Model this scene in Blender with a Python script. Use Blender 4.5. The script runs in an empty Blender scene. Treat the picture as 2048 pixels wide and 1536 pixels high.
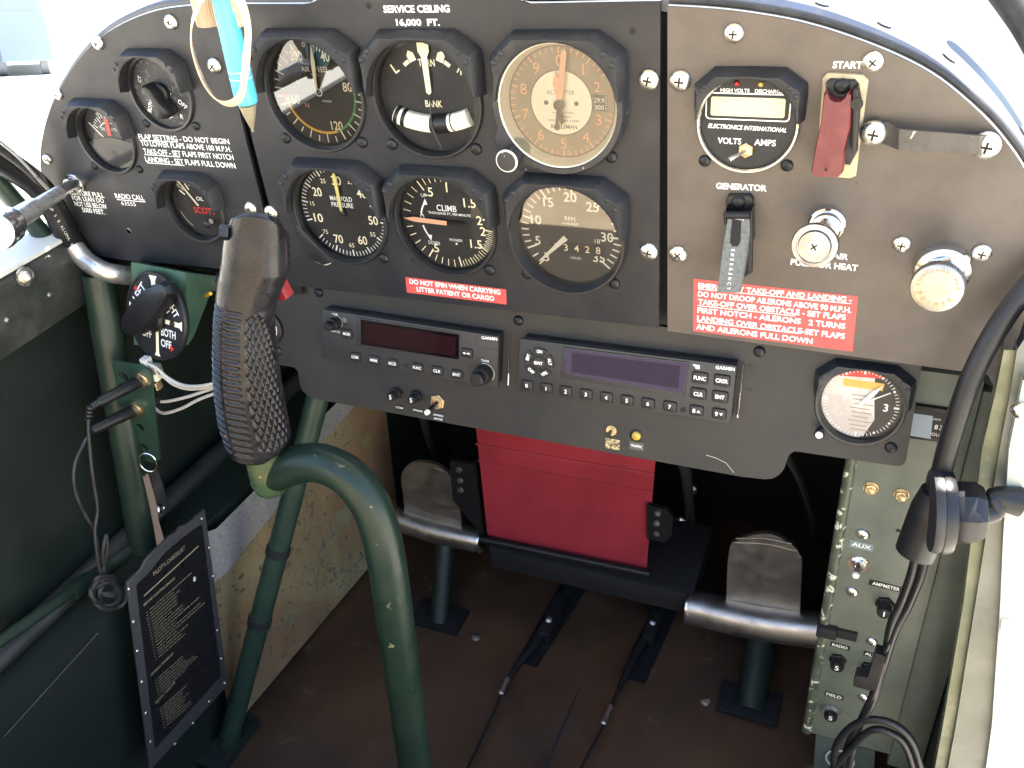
import bpy, math, random
from mathutils import Matrix, Vector
random.seed(7)
SC = bpy.context.scene
COL = SC.collection
rad = math.radians
# ------------------------------------------------------------------ frame
# All lengths below are millimetres in the frame of the instrument panel
# (X right, Y forward into the panel, Z up the panel). TILT sets that frame
# on its tail wheel: the nose sits up, so the panel leans back.
TILT = Matrix.Rotation(rad(11.5), 4, 'X')
RC = Matrix(((0.9232627676, 0.3740891094, -0.0874253974),
             (0.1456440291, -0.5514202061, -0.8214155910),
             (-0.3554907575, 0.7456494448, -0.5635895905)))
CP = Vector((200.0, -511.82, 300.0))
FPX = 1788.55
RCT = RC.transposed()


def hit(p, n, p0):
    d = RCT @ Vector(((p[0] - 1024) / FPX, (p[1] - 768) / FPX, 1))
    return CP + d * ((Vector(p0) - CP).dot(n) / d.dot(n))


def onx(p, x): return hit(p, Vector((1, 0, 0)), (x, 0, 0))
def ony(p, y): return hit(p, Vector((0, 1, 0)), (0, y, 0))
def onz(p, z): return hit(p, Vector((0, 0, 1)), (0, 0, z))


# camera
cam = bpy.data.cameras.new('Camera')
camo = bpy.data.objects.new('Camera', cam)
COL.objects.link(camo)
cm = Matrix.Identity(4)
for i in range(3):
    cm[i][0] = RC[0][i]
    cm[i][1] = -RC[1][i]
    cm[i][2] = -RC[2][i]
    cm[i][3] = CP[i] * .001
camo.matrix_world = TILT @ cm
cam.sensor_width = 36
cam.lens = FPX / 2048 * 36
cam.clip_start = .01
cam.clip_end = 2000
SC.camera = camo
# world and sun (high noon, a little ahead of the nose)
tosun = (TILT.to_3x3() @ Vector((.12, .33, .94))).normalized()
W = bpy.data.worlds.new('World')
SC.world = W
W.use_nodes = True
nt = W.node_tree
bgn = nt.nodes['Background']
sky = nt.nodes.new('ShaderNodeTexSky')
sky.sky_type = 'NISHITA'
sky.sun_disc = False
sky.sun_elevation = math.asin(tosun.z)
sky.sun_rotation = math.atan2(tosun.x, tosun.y)
nt.links.new(sky.outputs[0], bgn.inputs[0])
bgn.inputs[1].default_value = .12
sl = bpy.data.lights.new('Sun', 'SUN')
sl.energy = 5
sl.angle = rad(.5)
sl.color = (1, .95, .87)
slo = bpy.data.objects.new('Sun', sl)
COL.objects.link(slo)
slo.rotation_euler = tosun.to_track_quat('Z', 'Y').to_euler()
SC.view_settings.view_transform = 'Standard'
SC.view_settings.look = 'None'
SC.view_settings.gamma = 1
SC.view_settings.use_curve_mapping = False
SC.view_settings.exposure = 2.85
SC.cycles.max_bounces = 8
SC.cycles.diffuse_bounces = 5
SC.cycles.transparent_max_bounces = 12
SC.cycles.caustics_reflective = False
SC.cycles.caustics_refractive = False
SC.cycles.sample_clamp_indirect = 6


# ------------------------------------------------------------------ materials
def mat(name, c, rough=.5, metal=0, c2=None, sc=30., lo=.45, hi=.6, det=5, bump=0, bsc=400., spec=.5, rvar=0, coat=0,
        wear=None, wsc=90., wlo=.68, whi=.7):
    m = bpy.data.materials.new(name)
    m.use_nodes = True
    t = m.node_tree
    N, L = t.nodes, t.links
    b = N['Principled BSDF']
    b.inputs['Base Color'].default_value = (*c, 1)
    b.inputs['Roughness'].default_value = rough
    b.inputs['Metallic'].default_value = metal
    b.inputs['Specular IOR Level'].default_value = spec
    b.inputs['Coat Weight'].default_value = coat
    tc = N.new('ShaderNodeTexCoord')

    def noise(s, d=det, dist=0.):
        n = N.new('ShaderNodeTexNoise')
        n.inputs['Scale'].default_value = s
        n.inputs['Detail'].default_value = d
        n.inputs['Roughness'].default_value = .6
        n.inputs['Distortion'].default_value = dist
        L.new(tc.outputs['Object'], n.inputs['Vector'])
        return n

    def ramp(src, a, z):
        r = N.new('ShaderNodeMapRange')
        r.inputs['From Min'].default_value = a
        r.inputs['From Max'].default_value = z
        L.new(src, r.inputs['Value'])
        return r.outputs[0]
    colout = None
    if c2:
        n = noise(sc)
        mx = N.new('ShaderNodeMix')
        mx.data_type = 'RGBA'
        L.new(ramp(n.outputs[0], lo, hi), mx.inputs[0])
        mx.inputs[6].default_value = (*c, 1)
        mx.inputs[7].default_value = (*c2, 1)
        colout = mx.outputs[2]
    if wear:
        n = noise(wsc, 6, .4)
        mx = N.new('ShaderNodeMix')
        mx.data_type = 'RGBA'
        L.new(ramp(n.outputs[0], wlo, whi), mx.inputs[0])
        if colout:
            L.new(colout, mx.inputs[6])
        else:
            mx.inputs[6].default_value = (*c, 1)
        mx.inputs[7].default_value = (*wear, 1)
        colout = mx.outputs[2]
    if colout:
        L.new(colout, b.inputs['Base Color'])
    if rvar:
        n = noise(sc * 1.7)
        r = N.new('ShaderNodeMapRange')
        r.inputs['From Min'].default_value = .35
        r.inputs['From Max'].default_value = .65
        r.inputs['To Min'].default_value = max(.03, rough - rvar)
        r.inputs['To Max'].default_value = min(1, rough + rvar)
        L.new(n.outputs[0], r.inputs['Value'])
        L.new(r.outputs[0], b.inputs['Roughness'])
    if bump:
        n = noise(bsc, 3)
        bp = N.new('ShaderNodeBump')
        bp.inputs['Strength'].default_value = bump
        bp.inputs['Distance'].default_value = .0006
        L.new(n.outputs[0], bp.inputs['Height'])
        L.new(bp.outputs[0], b.inputs['Normal'])
    return m


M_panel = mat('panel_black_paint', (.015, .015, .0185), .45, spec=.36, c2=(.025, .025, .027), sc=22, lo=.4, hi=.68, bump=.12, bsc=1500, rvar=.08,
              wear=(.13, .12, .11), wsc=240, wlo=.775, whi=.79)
M_panelr = mat('warm_lit_panel_paint', (.094, .076, .063), .42, c2=(.068, .055, .046), sc=26, lo=.42, hi=.7, bump=.12, bsc=1500, rvar=.08,
               wear=(.03, .026, .024), wsc=120, wlo=.715, whi=.74)  # brown tone carries the warm bounce light of the right side
M_sub = mat('radio_panel_paint', (.031, .029, .027), .5, spec=.4, c2=(.022, .022, .022), sc=16, lo=.4, hi=.65, bump=.15, bsc=1800, rvar=.06,
            wear=(.10, .095, .09), wsc=70, wlo=.735, whi=.75)
M_edge = mat('bare_panel_edge', (.62, .60, .58), .35, .7)
M_hood = mat('wrinkle_black', (.017, .018, .021), .5, spec=.42, c2=(.030, .031, .035), sc=60, lo=.5, hi=.75, bump=.35, bsc=900, rvar=.1)
M_ring = mat('bezel_black', (.017, .017, .019), .38, bump=.15, bsc=1200, rvar=.1)
M_ringw = mat('worn_bezel_black', (.020, .021, .026), .42, bump=.2, bsc=900, rvar=.1, wear=(.5, .48, .44), wsc=230, wlo=.66, whi=.68)
M_dial = mat('dial_black', (.010, .010, .011), .6, c2=(.018, .018, .02), sc=60, lo=.45, hi=.7)
M_white = mat('white_paint', (.88, .87, .83), .6)
M_lume = mat('aged_lume', (.90, .82, .58), .6)
M_lumey = mat('yellow_lume', (.72, .62, .20), .6)
M_cream = mat('cream_paint', (.88, .83, .66), .55)
M_tan = mat('tan_reflection_dial', (.19, .14, .095), .5, c2=(.24, .185, .125), sc=30)  # tan seat reflection painted into what is a black dial
M_orange = mat('faded_orange', (.80, .36, .18), .5)
M_salmon = mat('salmon_hand', (.78, .40, .24), .5)
M_red = mat('red_paint', (.60, .03, .03), .5)
M_yel = mat('yellow_paint', (.75, .45, .04), .5)
M_grn = mat('green_arc_paint', (.03, .28, .10), .5)
M_label = mat('red_placard_film', (.58, .085, .08), .42, c2=(.52, .072, .068), sc=50)
M_blk = mat('black_plastic', (.010, .010, .011), .38, spec=.36, rvar=.08)
M_blkm = mat('matt_black', (.006, .006, .007), .8)
M_rub = mat('black_rubber', (.014, .014, .015), .55, c2=(.03, .03, .03), sc=80, bump=.1, bsc=600)
M_bake = mat('worn_bakelite', (.008, .008, .010), .29, spec=.34, c2=(.018, .018, .022), sc=40, lo=.5, hi=.7, rvar=.13, wear=(.13, .12, .12), wsc=110, wlo=.72, whi=.75)
M_radio = mat('radio_black', (.026, .025, .025), .5, bump=.2, bsc=2500)
M_btn = mat('button_rubber', (.012, .012, .012), .5)
M_lcdr = mat('dark_lcd_glass', (.006, .003, .004), .07, spec=.7)
M_lcdp = mat('violet_lcd_glass', (.024, .018, .052), .14, spec=.25)
M_lcdg = mat('reflective_lcd', (.62, .58, .34), .45)
M_steel = mat('chromed_steel', (.72, .70, .67), .2, 1, rvar=.08, sc=60)
M_screw = mat('stainless_screw', (.78, .75, .69), .3, 1, rvar=.1, sc=200)
M_cad = mat('cadmium_plate', (.70, .58, .38), .36, 1, c2=(.55, .42, .25), sc=120, rvar=.1)
M_brass = mat('worn_brass', (.36, .345, .315), .38, 1, c2=(.30, .285, .25), sc=60, rvar=.12, bump=.1, bsc=300)
M_alu = mat('bare_aluminium', (.70, .68, .64), .36, .85, c2=(.58, .56, .52), sc=70, rvar=.1, bump=.05, bsc=500)
M_pedal = mat('cast_pedal_alloy', (.50, .47, .43), .40, 1, c2=(.40, .37, .33), sc=40, lo=.42, hi=.7, rvar=.08, bump=.12, bsc=420)
M_green = mat('interior_green', (.019, .037, .026), .38, c2=(.012, .026, .018), sc=14, lo=.4, hi=.65, bump=.1, bsc=300, rvar=.08,
              wear=(.30, .29, .20), wsc=120, wlo=.76, whi=.775)
M_greend = mat('dark_green_skin', (.0105, .0175, .0135), .55, spec=.35, wear=(.03, .04, .033), wsc=30, wlo=.70, whi=.76, c2=(.006, .0105, .008), sc=8, lo=.4, hi=.7, bump=.1, bsc=200, rvar=.08)
M_greeng = mat('grey_green_box', (.135, .150, .120), .42, c2=(.100, .114, .090), sc=25, lo=.4, hi=.66, bump=.1, bsc=500, rvar=.08,
               wear=(.42, .41, .36), wsc=240, wlo=.775, whi=.785)
M_greenp = mat('pale_bracket_green', (.075, .14, .10), .42, c2=(.05, .11, .075), sc=40, rvar=.08)
M_chip = mat('chipped_green_edge', (.085, .10, .065), .42, c2=(.05, .065, .045), sc=60, wear=(.62, .60, .50), wsc=130, wlo=.585, whi=.60)
M_olive = mat('olive_door_post', (.12, .13, .065), .42, c2=(.21, .205, .125), sc=35, lo=.45, hi=.65, bump=.3, bsc=160, rvar=.1,
              wear=(.36, .35, .25), wsc=140, wlo=.70, whi=.72)
M_redbox = mat('red_fuselage_cover', (.31, .030, .042), .42, c2=(.24, .022, .032), sc=10, bump=.08, bsc=150, rvar=.06)
M_maroon = mat('maroon_guard', (.115, .018, .022), .35, c2=(.15, .028, .030), sc=60, rvar=.1, bump=.12, bsc=500)
M_slate = mat('slate_guard', (.11, .125, .13), .45, c2=(.07, .08, .085), sc=500, lo=.45, hi=.6, bump=.2, bsc=1200)
M_floor = mat('brown_floor', (.070, .037, .018), .52, c2=(.022, .013, .009), sc=6, lo=.36, hi=.66, det=8, bump=.2, bsc=90, rvar=.14, wear=(.085, .058, .04), wsc=34, wlo=.63, whi=.72)
M_fire = mat('firewall_black', (.006, .0065, .008), .7, spec=.25)
M_deck = mat('deck_silver_grey', (.105, .105, .115), .5, c2=(.080, .080, .088), sc=9, lo=.4, hi=.7, rvar=.08, wear=(.17, .17, .175), wsc=40, wlo=.68, whi=.72)
M_roof = mat('roof_lining', (.50, .48, .44), .8)
M_seat = mat('tan_seat_cloth', (.52, .42, .28), .9, c2=(.46, .37, .24), sc=12)
M_ground = mat('pale_apron', (.50, .45, .36), .9, c2=(.42, .38, .30), sc=.6)
M_grass = mat('dry_grass', (.05, .05, .045), .95, c2=(.24, .235, .22), sc=1.6, lo=.44, hi=.58)
M_pen = mat('sky_blue_plastic', (.10, .56, .72), .3, rvar=.08)
M_wood = mat('ribbed_tan_plastic', (.58, .42, .30), .5)
M_band = mat('rubber_band', (.80, .55, .36), .5)
M_pale = mat('pale_tape', (.72, .70, .62), .6)
M_graylab = mat('grey_label', (.18, .22, .24), .4)
M_dymo = mat('black_label_tape', (.012, .012, .012), .35)
M_gold = mat('worn_gold_label', (.55, .47, .26), .4, .3, c2=(.12, .1, .07), sc=400, lo=.45, hi=.55)
M_leather = mat('strap_leather', (.20, .15, .12), .6)
M_laser = mat('checklist_plate', (.010, .010, .012), .32, rvar=.08)
M_lens_r = mat('red_lens', (.35, .01, .012), .15)
M_lens_y = mat('amber_lens', (.42, .30, .05), .12)
M_wire = mat('white_wire', (.55, .53, .48), .5)
M_hose = mat('hose_black', (.011, .011, .012), .36, spec=.3, rvar=.06)
M_blue = mat('faded_blue_paint', (.29, .335, .39), .6)
M_cloth = mat('faded_red_paint', (.34, .17, .16), .6)


def glass_mat(ior):
    m = bpy.data.materials.new('instrument_glass')
    m.use_nodes = True
    t = m.node_tree
    t.nodes.clear()
    o = t.nodes.new('ShaderNodeOutputMaterial')
    mx = t.nodes.new('ShaderNodeMixShader')
    tr = t.nodes.new('ShaderNodeBsdfTransparent')
    gl = t.nodes.new('ShaderNodeBsdfGlossy')
    gl.inputs['Roughness'].default_value = .015
    fr = t.nodes.new('ShaderNodeFresnel')
    fr.inputs['IOR'].default_value = ior
    t.links.new(fr.outputs[0], mx.inputs[0])
    t.links.new(tr.outputs[0], mx.inputs[1])
    t.links.new(gl.outputs[0], mx.inputs[2])
    t.links.new(mx.outputs[0], o.inputs[0])
    return m


M_glass = glass_mat(1.3)
M_glassf = glass_mat(1.95)


def chart_mat():
    m = bpy.data.materials.new('aeronautical_chart_print')
    m.use_nodes = True
    t = m.node_tree
    N, L = t.nodes, t.links
    b = N['Principled BSDF']
    b.inputs['Roughness'].default_value = .7
    tc = N.new('ShaderNodeTexCoord')

    def noise(s, d, dist=0):
        n = N.new('ShaderNodeTexNoise')
        n.inputs['Scale'].default_value = s
        n.inputs['Detail'].default_value = d
        n.inputs['Distortion'].default_value = dist
        L.new(tc.outputs['Object'], n.inputs['Vector'])
        return n.outputs[0]

    def line(src, k, w):
        a = N.new('ShaderNodeMath'); a.operation = 'MULTIPLY'; a.inputs[1].default_value = k
        L.new(src, a.inputs[0])
        f = N.new('ShaderNodeMath'); f.operation = 'PINGPONG'; f.inputs[1].default_value = .5
        L.new(a.outputs[0], f.inputs[0])
        c = N.new('ShaderNodeMath'); c.operation = 'LESS_THAN'; c.inputs[1].default_value = w
        L.new(f.outputs[0], c.inputs[0])
        return c.outputs[0]

    def mix(fac, a, c):
        x = N.new('ShaderNodeMix'); x.data_type = 'RGBA'
        L.new(fac, x.inputs[0])
        if isinstance(a, tuple):
            x.inputs[6].default_value = (*a, 1)
        else:
            L.new(a, x.inputs[6])
        x.inputs[7].default_value = (*c, 1)
        return x.outputs[2]

    def step(src, a, z):
        r = N.new('ShaderNodeMapRange'); r.inputs['From Min'].default_value = a; r.inputs['From Max'].default_value = z
        L.new(src, r.inputs['Value'])
        return r.outputs[0]
    c = mix(step(noise(7, 4), .38, .62), (.27, .225, .115), (.21, .12, .06))
    c = mix(step(noise(14, 4), .60, .70), c, (.20, .22, .115))
    c = mix(line(noise(5, 5, .3), 14, .022), c, (.15, .10, .06))
    c = mix(line(noise(3.5, 5, .2), 7, .007), c, (.11, .11, .11))
    c = mix(line(noise(16, 4, .2), 8, .012), c, (.16, .10, .06))
    c = mix(step(noise(90, 2), .66, .69), c, (.08, .08, .07))
    L.new(c, b.inputs['Base Color'])
    return m


M_chart = chart_mat()


def text_sheet_mat():
    m = mat('chart_legend_print', (.52, .51, .50), .7)
    t = m.node_tree
    N, L = t.nodes, t.links
    b = N['Principled BSDF']
    tc = N.new('ShaderNodeTexCoord')
    mp = N.new('ShaderNodeMapping')
    mp.inputs['Scale'].default_value = (1, 110, 700)
    L.new(tc.outputs['Object'], mp.inputs[0])
    n = N.new('ShaderNodeTexNoise')
    n.inputs['Scale'].default_value = 1.3
    n.inputs['Detail'].default_value = 2
    L.new(mp.outputs[0], n.inputs['Vector'])
    r = N.new('ShaderNodeMapRange')
    r.inputs['From Min'].default_value = .48
    r.inputs['From Max'].default_value = .56
    L.new(n.outputs[0], r.inputs['Value'])
    x = N.new('ShaderNodeMix'); x.data_type = 'RGBA'
    L.new(r.outputs[0], x.inputs[0])
    x.inputs[6].default_value = (.27, .265, .25, 1)
    x.inputs[7].default_value = (.19, .19, .19, 1)
    L.new(x.outputs[2], b.inputs['Base Color'])
    return m


M_legend = text_sheet_mat()


# ------------------------------------------------------------------ geometry
class MB:
    """collects faces of one mesh (millimetres, local frame of its thing)"""

    def __init__(s, m=None):
        s.V, s.F, s.I, s.mats = [], [], [], []
        s.mi = 0
        if m:
            s.m(m)

    def m(s, mt):
        if mt not in s.mats:
            s.mats.append(mt)
        s.mi = s.mats.index(mt)
        return s

    def add(s, V, F, M=None):
        o = len(s.V)
        for v in V:
            v = Vector(v)
            s.V.append(M @ v if M is not None else v)
        for f in F:
            s.F.append([i + o for i in f])
            s.I.append(s.mi)
        return s

    def lathe(s, prof, c=(0, 0, 0), d=(0, 1, 0), seg=40, a0=0., cap0=True, cap1=True, n=None):
        """profile of (radius, distance along d) spun about the axis c + t d"""
        d = Vector(d).normalized()
        q = Vector((0, 1, 0)).rotation_difference(d).to_matrix() if d != Vector((0, -1, 0)) else Matrix.Rotation(math.pi, 3, 'X')
        V, F = [], []
        seg = n or seg
        for r, t in prof:
            for k in range(seg):
                a = a0 + 2 * math.pi * k / seg
                V.append(Vector(c) + q @ Vector((r * math.sin(a), t, r * math.cos(a))))
        for i in range(len(prof) - 1):
            for k in range(seg):
                k2 = (k + 1) % seg
                F.append((i * seg + k, i * seg + k2, (i + 1) * seg + k2, (i + 1) * seg + k))
        if cap0 and prof[0][0] > 1e-6:
            F.append(list(range(seg)))
        if cap1 and prof[-1][0] > 1e-6:
            F.append([(len(prof) - 1) * seg + k for k in range(seg)][::-1])
        return s.add(V, F)

    def prism(s, P, y0, y1, bev=0., back=True):
        """outline P in X,Z pushed from y1 (back) to y0 (front, nearer the pilot), front edge chamfered"""
        n = len(P)
        area = sum(P[i][0] * P[(i + 1) % n][1] - P[(i + 1) % n][0] * P[i][1] for i in range(n))
        if area < 0:
            P = P[::-1]

        def inset(b):
            out = []
            for i in range(n):
                p, a, c = Vector(P[i]), Vector(P[i - 1]), Vector(P[(i + 1) % n])
                e1 = (p - a).normalized()
                e2 = (c - p).normalized()
                n1, n2 = Vector((-e1.y, e1.x)), Vector((-e2.y, e2.x))
                h = (n1 + n2)
                k = max(.35, 1 + n1.dot(n2))
                out.append(p + h * (b / k))
            return out
        L = [(P, y1)]
        if bev:
            L += [(P, y0 + bev), (inset(bev * .4), y0 + bev * .25), (inset(bev), y0)]
        else:
            L += [(P, y0)]
        V, F = [], []
        for q, y in L:
            V += [(p[0], y, p[1]) for p in q]
        for k in range(len(L) - 1):
            for i in range(n):
                j = (i + 1) % n
                F.append((k * n + i, k * n + j, (k + 1) * n + j, (k + 1) * n + i))
        F.append([(len(L) - 1) * n + i for i in range(n)])
        if back:
            F.append(list(range(n))[::-1])
        return s.add(V, F)

    def box(s, lo, hi, bev=0.):
        return s.prism([(lo[0], lo[2]), (hi[0], lo[2]), (hi[0], hi[2]), (lo[0], hi[2])], lo[1], hi[1], bev)

    def rbox(s, cx, cz, w, h, r, y0, y1, bev=0., ang=0.):
        P = []
        ca, sa = math.cos(ang), math.sin(ang)
        for sx, sz, a in ((1, 1, 0), (-1, 1, 90), (-1, -1, 180), (1, -1, 270)):
            for k in range(5):
                t = rad(a + k * 22.5)
                x, z = sx * (w / 2 - r) + r * math.cos(t), sz * (h / 2 - r) + r * math.sin(t)
                P.append((cx + x * ca - z * sa, cz + x * sa + z * ca))
        return s.prism(P, y0, y1, bev)

    def quad(s, P):
        return s.add(P, [list(range(len(P)))])

    def flat(s, P, y):
        n = len(P)
        area = sum(P[i][0] * P[(i + 1) % n][1] - P[(i + 1) % n][0] * P[i][1] for i in range(n))
        if area < 0:
            P = P[::-1]
        return s.add([(p[0], y, p[1]) for p in P], [list(range(n))])

    def disc(s, cx, cz, r, y, seg=32):
        return s.flat([(cx + r * math.sin(6.28318 * k / seg), cz + r * math.cos(6.28318 * k / seg)) for k in range(seg)], y)

    def arc(s, cx, cz, r0, r1, a0, a1, y, seg=28):
        """flat band between two radii, clock angles in degrees"""
        V, F = [], []
        for k in range(seg + 1):
            a = rad(a0 + (a1 - a0) * k / seg)
            V += [(cx + r0 * math.sin(a), y, cz + r0 * math.cos(a)), (cx + r1 * math.sin(a), y, cz + r1 * math.cos(a))]
        for k in range(seg):
            F.append((2 * k, 2 * k + 2, 2 * k + 3, 2 * k + 1) if a1 < a0 else (2 * k + 1, 2 * k + 3, 2 * k + 2, 2 * k))
        return s.add(V, [f[::-1] for f in F])

    def tick(s, a, r0, r1, w, y, cx=0, cz=0):
        a = rad(a)
        u = Vector((math.sin(a), math.cos(a)))
        v = Vector((math.cos(a), -math.sin(a)))
        c = Vector((cx, cz))
        return s.flat([c + u * r0 - v * w / 2, c + u * r1 - v * w / 2, c + u * r1 + v * w / 2, c + u * r0 + v * w / 2], y)

    def bar(s, a, b, w, y):
        a, b = Vector(a), Vector(b)
        d = (b - a).normalized()
        v = Vector((-d.y, d.x)) * w / 2
        return s.flat([a - v, b - v, b + v, a + v], y)

    def tube(s, pts, r, seg=14, sm=6, cap=True, closed=False):
        pts = [Vector(p) for p in pts]
        rr = r if isinstance(r, (list, tuple)) else [r] * len(pts)
        if sm > 1 and len(pts) > 2:
            P, Rr = [], []
            n = len(pts)
            rng = range(n if closed else n - 1)
            for i in rng:
                p1, p2 = pts[i], pts[(i + 1) % n]
                p0 = pts[i - 1] if (i > 0 or closed) else p1 * 2 - p2
                p3 = pts[(i + 2) % n] if (i + 2 < n or closed) else p2 * 2 - p1
                for k in range(sm):
                    t = k / sm
                    P.append(.5 * ((2 * p1) + (p2 - p0) * t + (2 * p0 - 5 * p1 + 4 * p2 - p3) * t * t + (3 * p1 - p0 - 3 * p2 + p3) * t ** 3))
                    Rr.append(rr[i] + (rr[(i + 1) % n] - rr[i]) * t)
            if not closed:
                P.append(pts[-1])
                Rr.append(rr[-1])
            pts, rr = P, Rr
        n = len(pts)
        V, F = [], []
        up = None
        for i in range(n):
            if closed:
                t = (pts[(i + 1) % n] - pts[i - 1]).normalized()
            else:
                t = (pts[min(i + 1, n - 1)] - pts[max(i - 1, 0)]).normalized()
            if up is None:
                up = t.orthogonal().normalized()
            up = (up - t * up.dot(t)).normalized()
            b = t.cross(up)
            for k in range(seg):
                a = 2 * math.pi * k / seg
                V.append(pts[i] + (up * math.cos(a) + b * math.sin(a)) * rr[i])
        for i in range(n if closed else n - 1):
            j = (i + 1) % n
            for k in range(seg):
                k2 = (k + 1) % seg
                F.append((i * seg + k, i * seg + k2, j * seg + k2, j * seg + k))
        if cap and not closed:
            F.append(list(range(seg))[::-1])
            F.append([(n - 1) * seg + k for k in range(seg)])
        return s.add(V, F)

    def text(s, t, x, z, h, w=None, ang=0., y=0., bold=.0, al='C', M=None, italic=0.):
        """t in capitals of height h: al C centres it on x,z; L starts it there (baseline for L)"""
        V, F, bb = glyphs(t, bold)
        k = h / CAPH
        kx = k if w is None else w / (bb[1] - bb[0])
        ca, sa = math.cos(ang), math.sin(ang)
        out = []
        for vx, vy in V:
            if al == 'C':
                px, pz = (vx - (bb[0] + bb[1]) / 2) * kx, (vy - CAPH / 2) * k
            else:
                px, pz = (vx - bb[0]) * kx, vy * k
            px += italic * pz
            out.append((x + px * ca - pz * sa, y, z + px * sa + pz * ca))
        return s.add(out, F, M)


_gc = {}


def glyphs(t, bold):
    key = (t, bold)
    if key not in _gc:
        cu = bpy.data.curves.new('lettering', 'FONT')
        cu.body = t
        cu.size = 1
        cu.offset = bold
        cu.resolution_u = 3
        ob = bpy.data.objects.new('lettering', cu)
        me = ob.to_mesh()
        V = [(v.co.x, v.co.y) for v in me.vertices]
        F = [list(p.vertices) for p in me.polygons]
        ob.to_mesh_clear()
        bpy.data.objects.remove(ob)
        bpy.data.curves.remove(cu)
        xs = [v[0] for v in V] or [0, 1]
        _gc[key] = (V, F, (min(xs), max(xs)))
    return _gc[key]


CAPH = 1.
CAPH = max(v[1] for v in glyphs('H', 0)[0])


def sheet(mb, outline, holes, y0, y1):
    """flat plate with round holes (cx, cz, r), front at y0"""
    cu = bpy.data.curves.new('plate', 'CURVE')
    cu.dimensions = '2D'
    cu.fill_mode = 'BOTH'

    def spl(P):
        sp = cu.splines.new('POLY')
        sp.points.add(len(P) - 1)
        for q, p in zip(sp.points, P):
            q.co = (p[0], p[1], 0, 1)
        sp.use_cyclic_u = True
    spl(outline)
    for cx, cz, r in holes:
        spl([(cx + r * math.cos(6.283185 * k / 64), cz + r * math.sin(6.283185 * k / 64)) for k in range(64)])
    cu.extrude = (y1 - y0) / 2
    ob = bpy.data.objects.new('plate', cu)
    me = ob.to_mesh()
    V = [(v.co.x, (y0 + y1) / 2 - v.co.z, v.co.y) for v in me.vertices]
    F = [list(p.vertices) for p in me.polygons]
    ob.to_mesh_clear()
    bpy.data.objects.remove(ob)
    bpy.data.curves.remove(cu)
    return mb.add(V, F)


# ------------------------------------------------------------------ objects
FR = {}
DK = {}


def thing(name, label, cat, loc=(0, 0, 0), rot=None, group=None):
    o = bpy.data.objects.new(name, None)
    COL.objects.link(o)
    o.empty_display_size = .01
    T = Matrix.Translation(Vector(loc))
    if rot is not None:
        T = T @ rot.to_4x4()
    FR[o.name] = T
    Ts = T.copy()
    Ts.translation = T.translation * .001
    o.matrix_world = TILT @ Ts
    tag(o, label, cat, group)
    return o


def tag(o, label=None, cat=None, group=None, kind=None):
    if label: o['label'] = label
    if cat: o['category'] = cat
    if group: o['group'] = group
    if kind: o['kind'] = kind
    return o


def root(o):
    while o.parent:
        o = o.parent
    return o


def build(name, mb, parent=None, T=None, sharp=38):
    me = bpy.data.meshes.new(name)
    me.from_pydata([v * .001 for v in mb.V], [], mb.F)
    for m in mb.mats:
        me.materials.append(m)
    me.polygons.foreach_set('material_index', mb.I)
    me.polygons.foreach_set('use_smooth', [True] * len(me.polygons))
    me.update()
    me.set_sharp_from_angle(angle=rad(sharp))
    o = bpy.data.objects.new(name, me)
    COL.objects.link(o)
    if parent:
        o.parent = parent
    else:
        T = T or Matrix.Identity(4)
        FR[o.name] = T
        Ts = T.copy()
        Ts.translation = T.translation * .001
        o.matrix_world = TILT @ Ts
    return o


def part(name, mb, parent, label=None, world=False, sharp=38):
    """mesh child; world=True: its points are panel-frame points, brought into the frame of the thing"""
    if world:
        Ti = FR[root(parent).name].inverted()
        mb.V = [Ti @ v for v in mb.V]
    o = build(name, mb, parent, sharp=sharp)
    if label: o['label'] = label
    return o


def solo(name, mb, label=None, cat=None, group=None, kind=None, base=None, sharp=38):
    """a thing that is one mesh, points in the panel frame"""
    if base is None:
        base = sum(mb.V, Vector()) / len(mb.V)
    T = Matrix.Translation(base)
    mb.V = [v - Vector(base) for v in mb.V]
    return tag(build(name, mb, None, T, sharp), label, cat, group, kind)


def clone(me_obj, parent, M, name=None):
    """another copy of a part (shared mesh) placed by M in the frame of its thing"""
    o = me_obj.copy()
    o.parent = parent
    Ms = M.copy()
    Ms.translation = M.translation * .001
    o.matrix_local = Ms
    COL.objects.link(o)
    return o


# screws are parts of what they hold: built once per size and copied
_scr = {}


def screw(parent, x, z, r, kind='steel', y=0., spin=None):
    key = (kind,)
    spin = random.uniform(0, 90) if spin is None else spin
    S = Matrix.Translation((x, y, z)) @ Matrix.Rotation(rad(spin), 4, 'Y') @ Matrix.Scale(r, 4)
    if key not in _scr:
        m = {'steel': M_screw, 'black': M_blk, 'rivet': M_deck, 'dark': M_rub, 'cad': M_cad}[kind]
        mb = MB(m)
        mb.lathe([(1.0, 0), (1.0, -.14), (.93, -.30), (.75, -.46), (.5, -.57), (.25, -.62), (0, -.64)], seg=20)
        if kind != 'rivet':
            mb.m(M_blkm)
            for a in (0, 90):
                c, s_ = math.cos(rad(a)), math.sin(rad(a))
                w, l = .085, .42
                yy = -.66
                P = [(-l, -w), (l, -w), (l, w), (-l, w)]
                mb.flat([(p[0] * c - p[1] * s_, p[0] * s_ + p[1] * c) for p in P], yy - (.004 if a else 0))
        me_o = build('screw', mb, parent)
        me_o.matrix_local = Matrix.Translation(S.translation * .001) @ S.to_3x3().to_4x4()
        _scr[key] = me_o
        return me_o
    return clone(_scr[key], parent, S)


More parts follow.
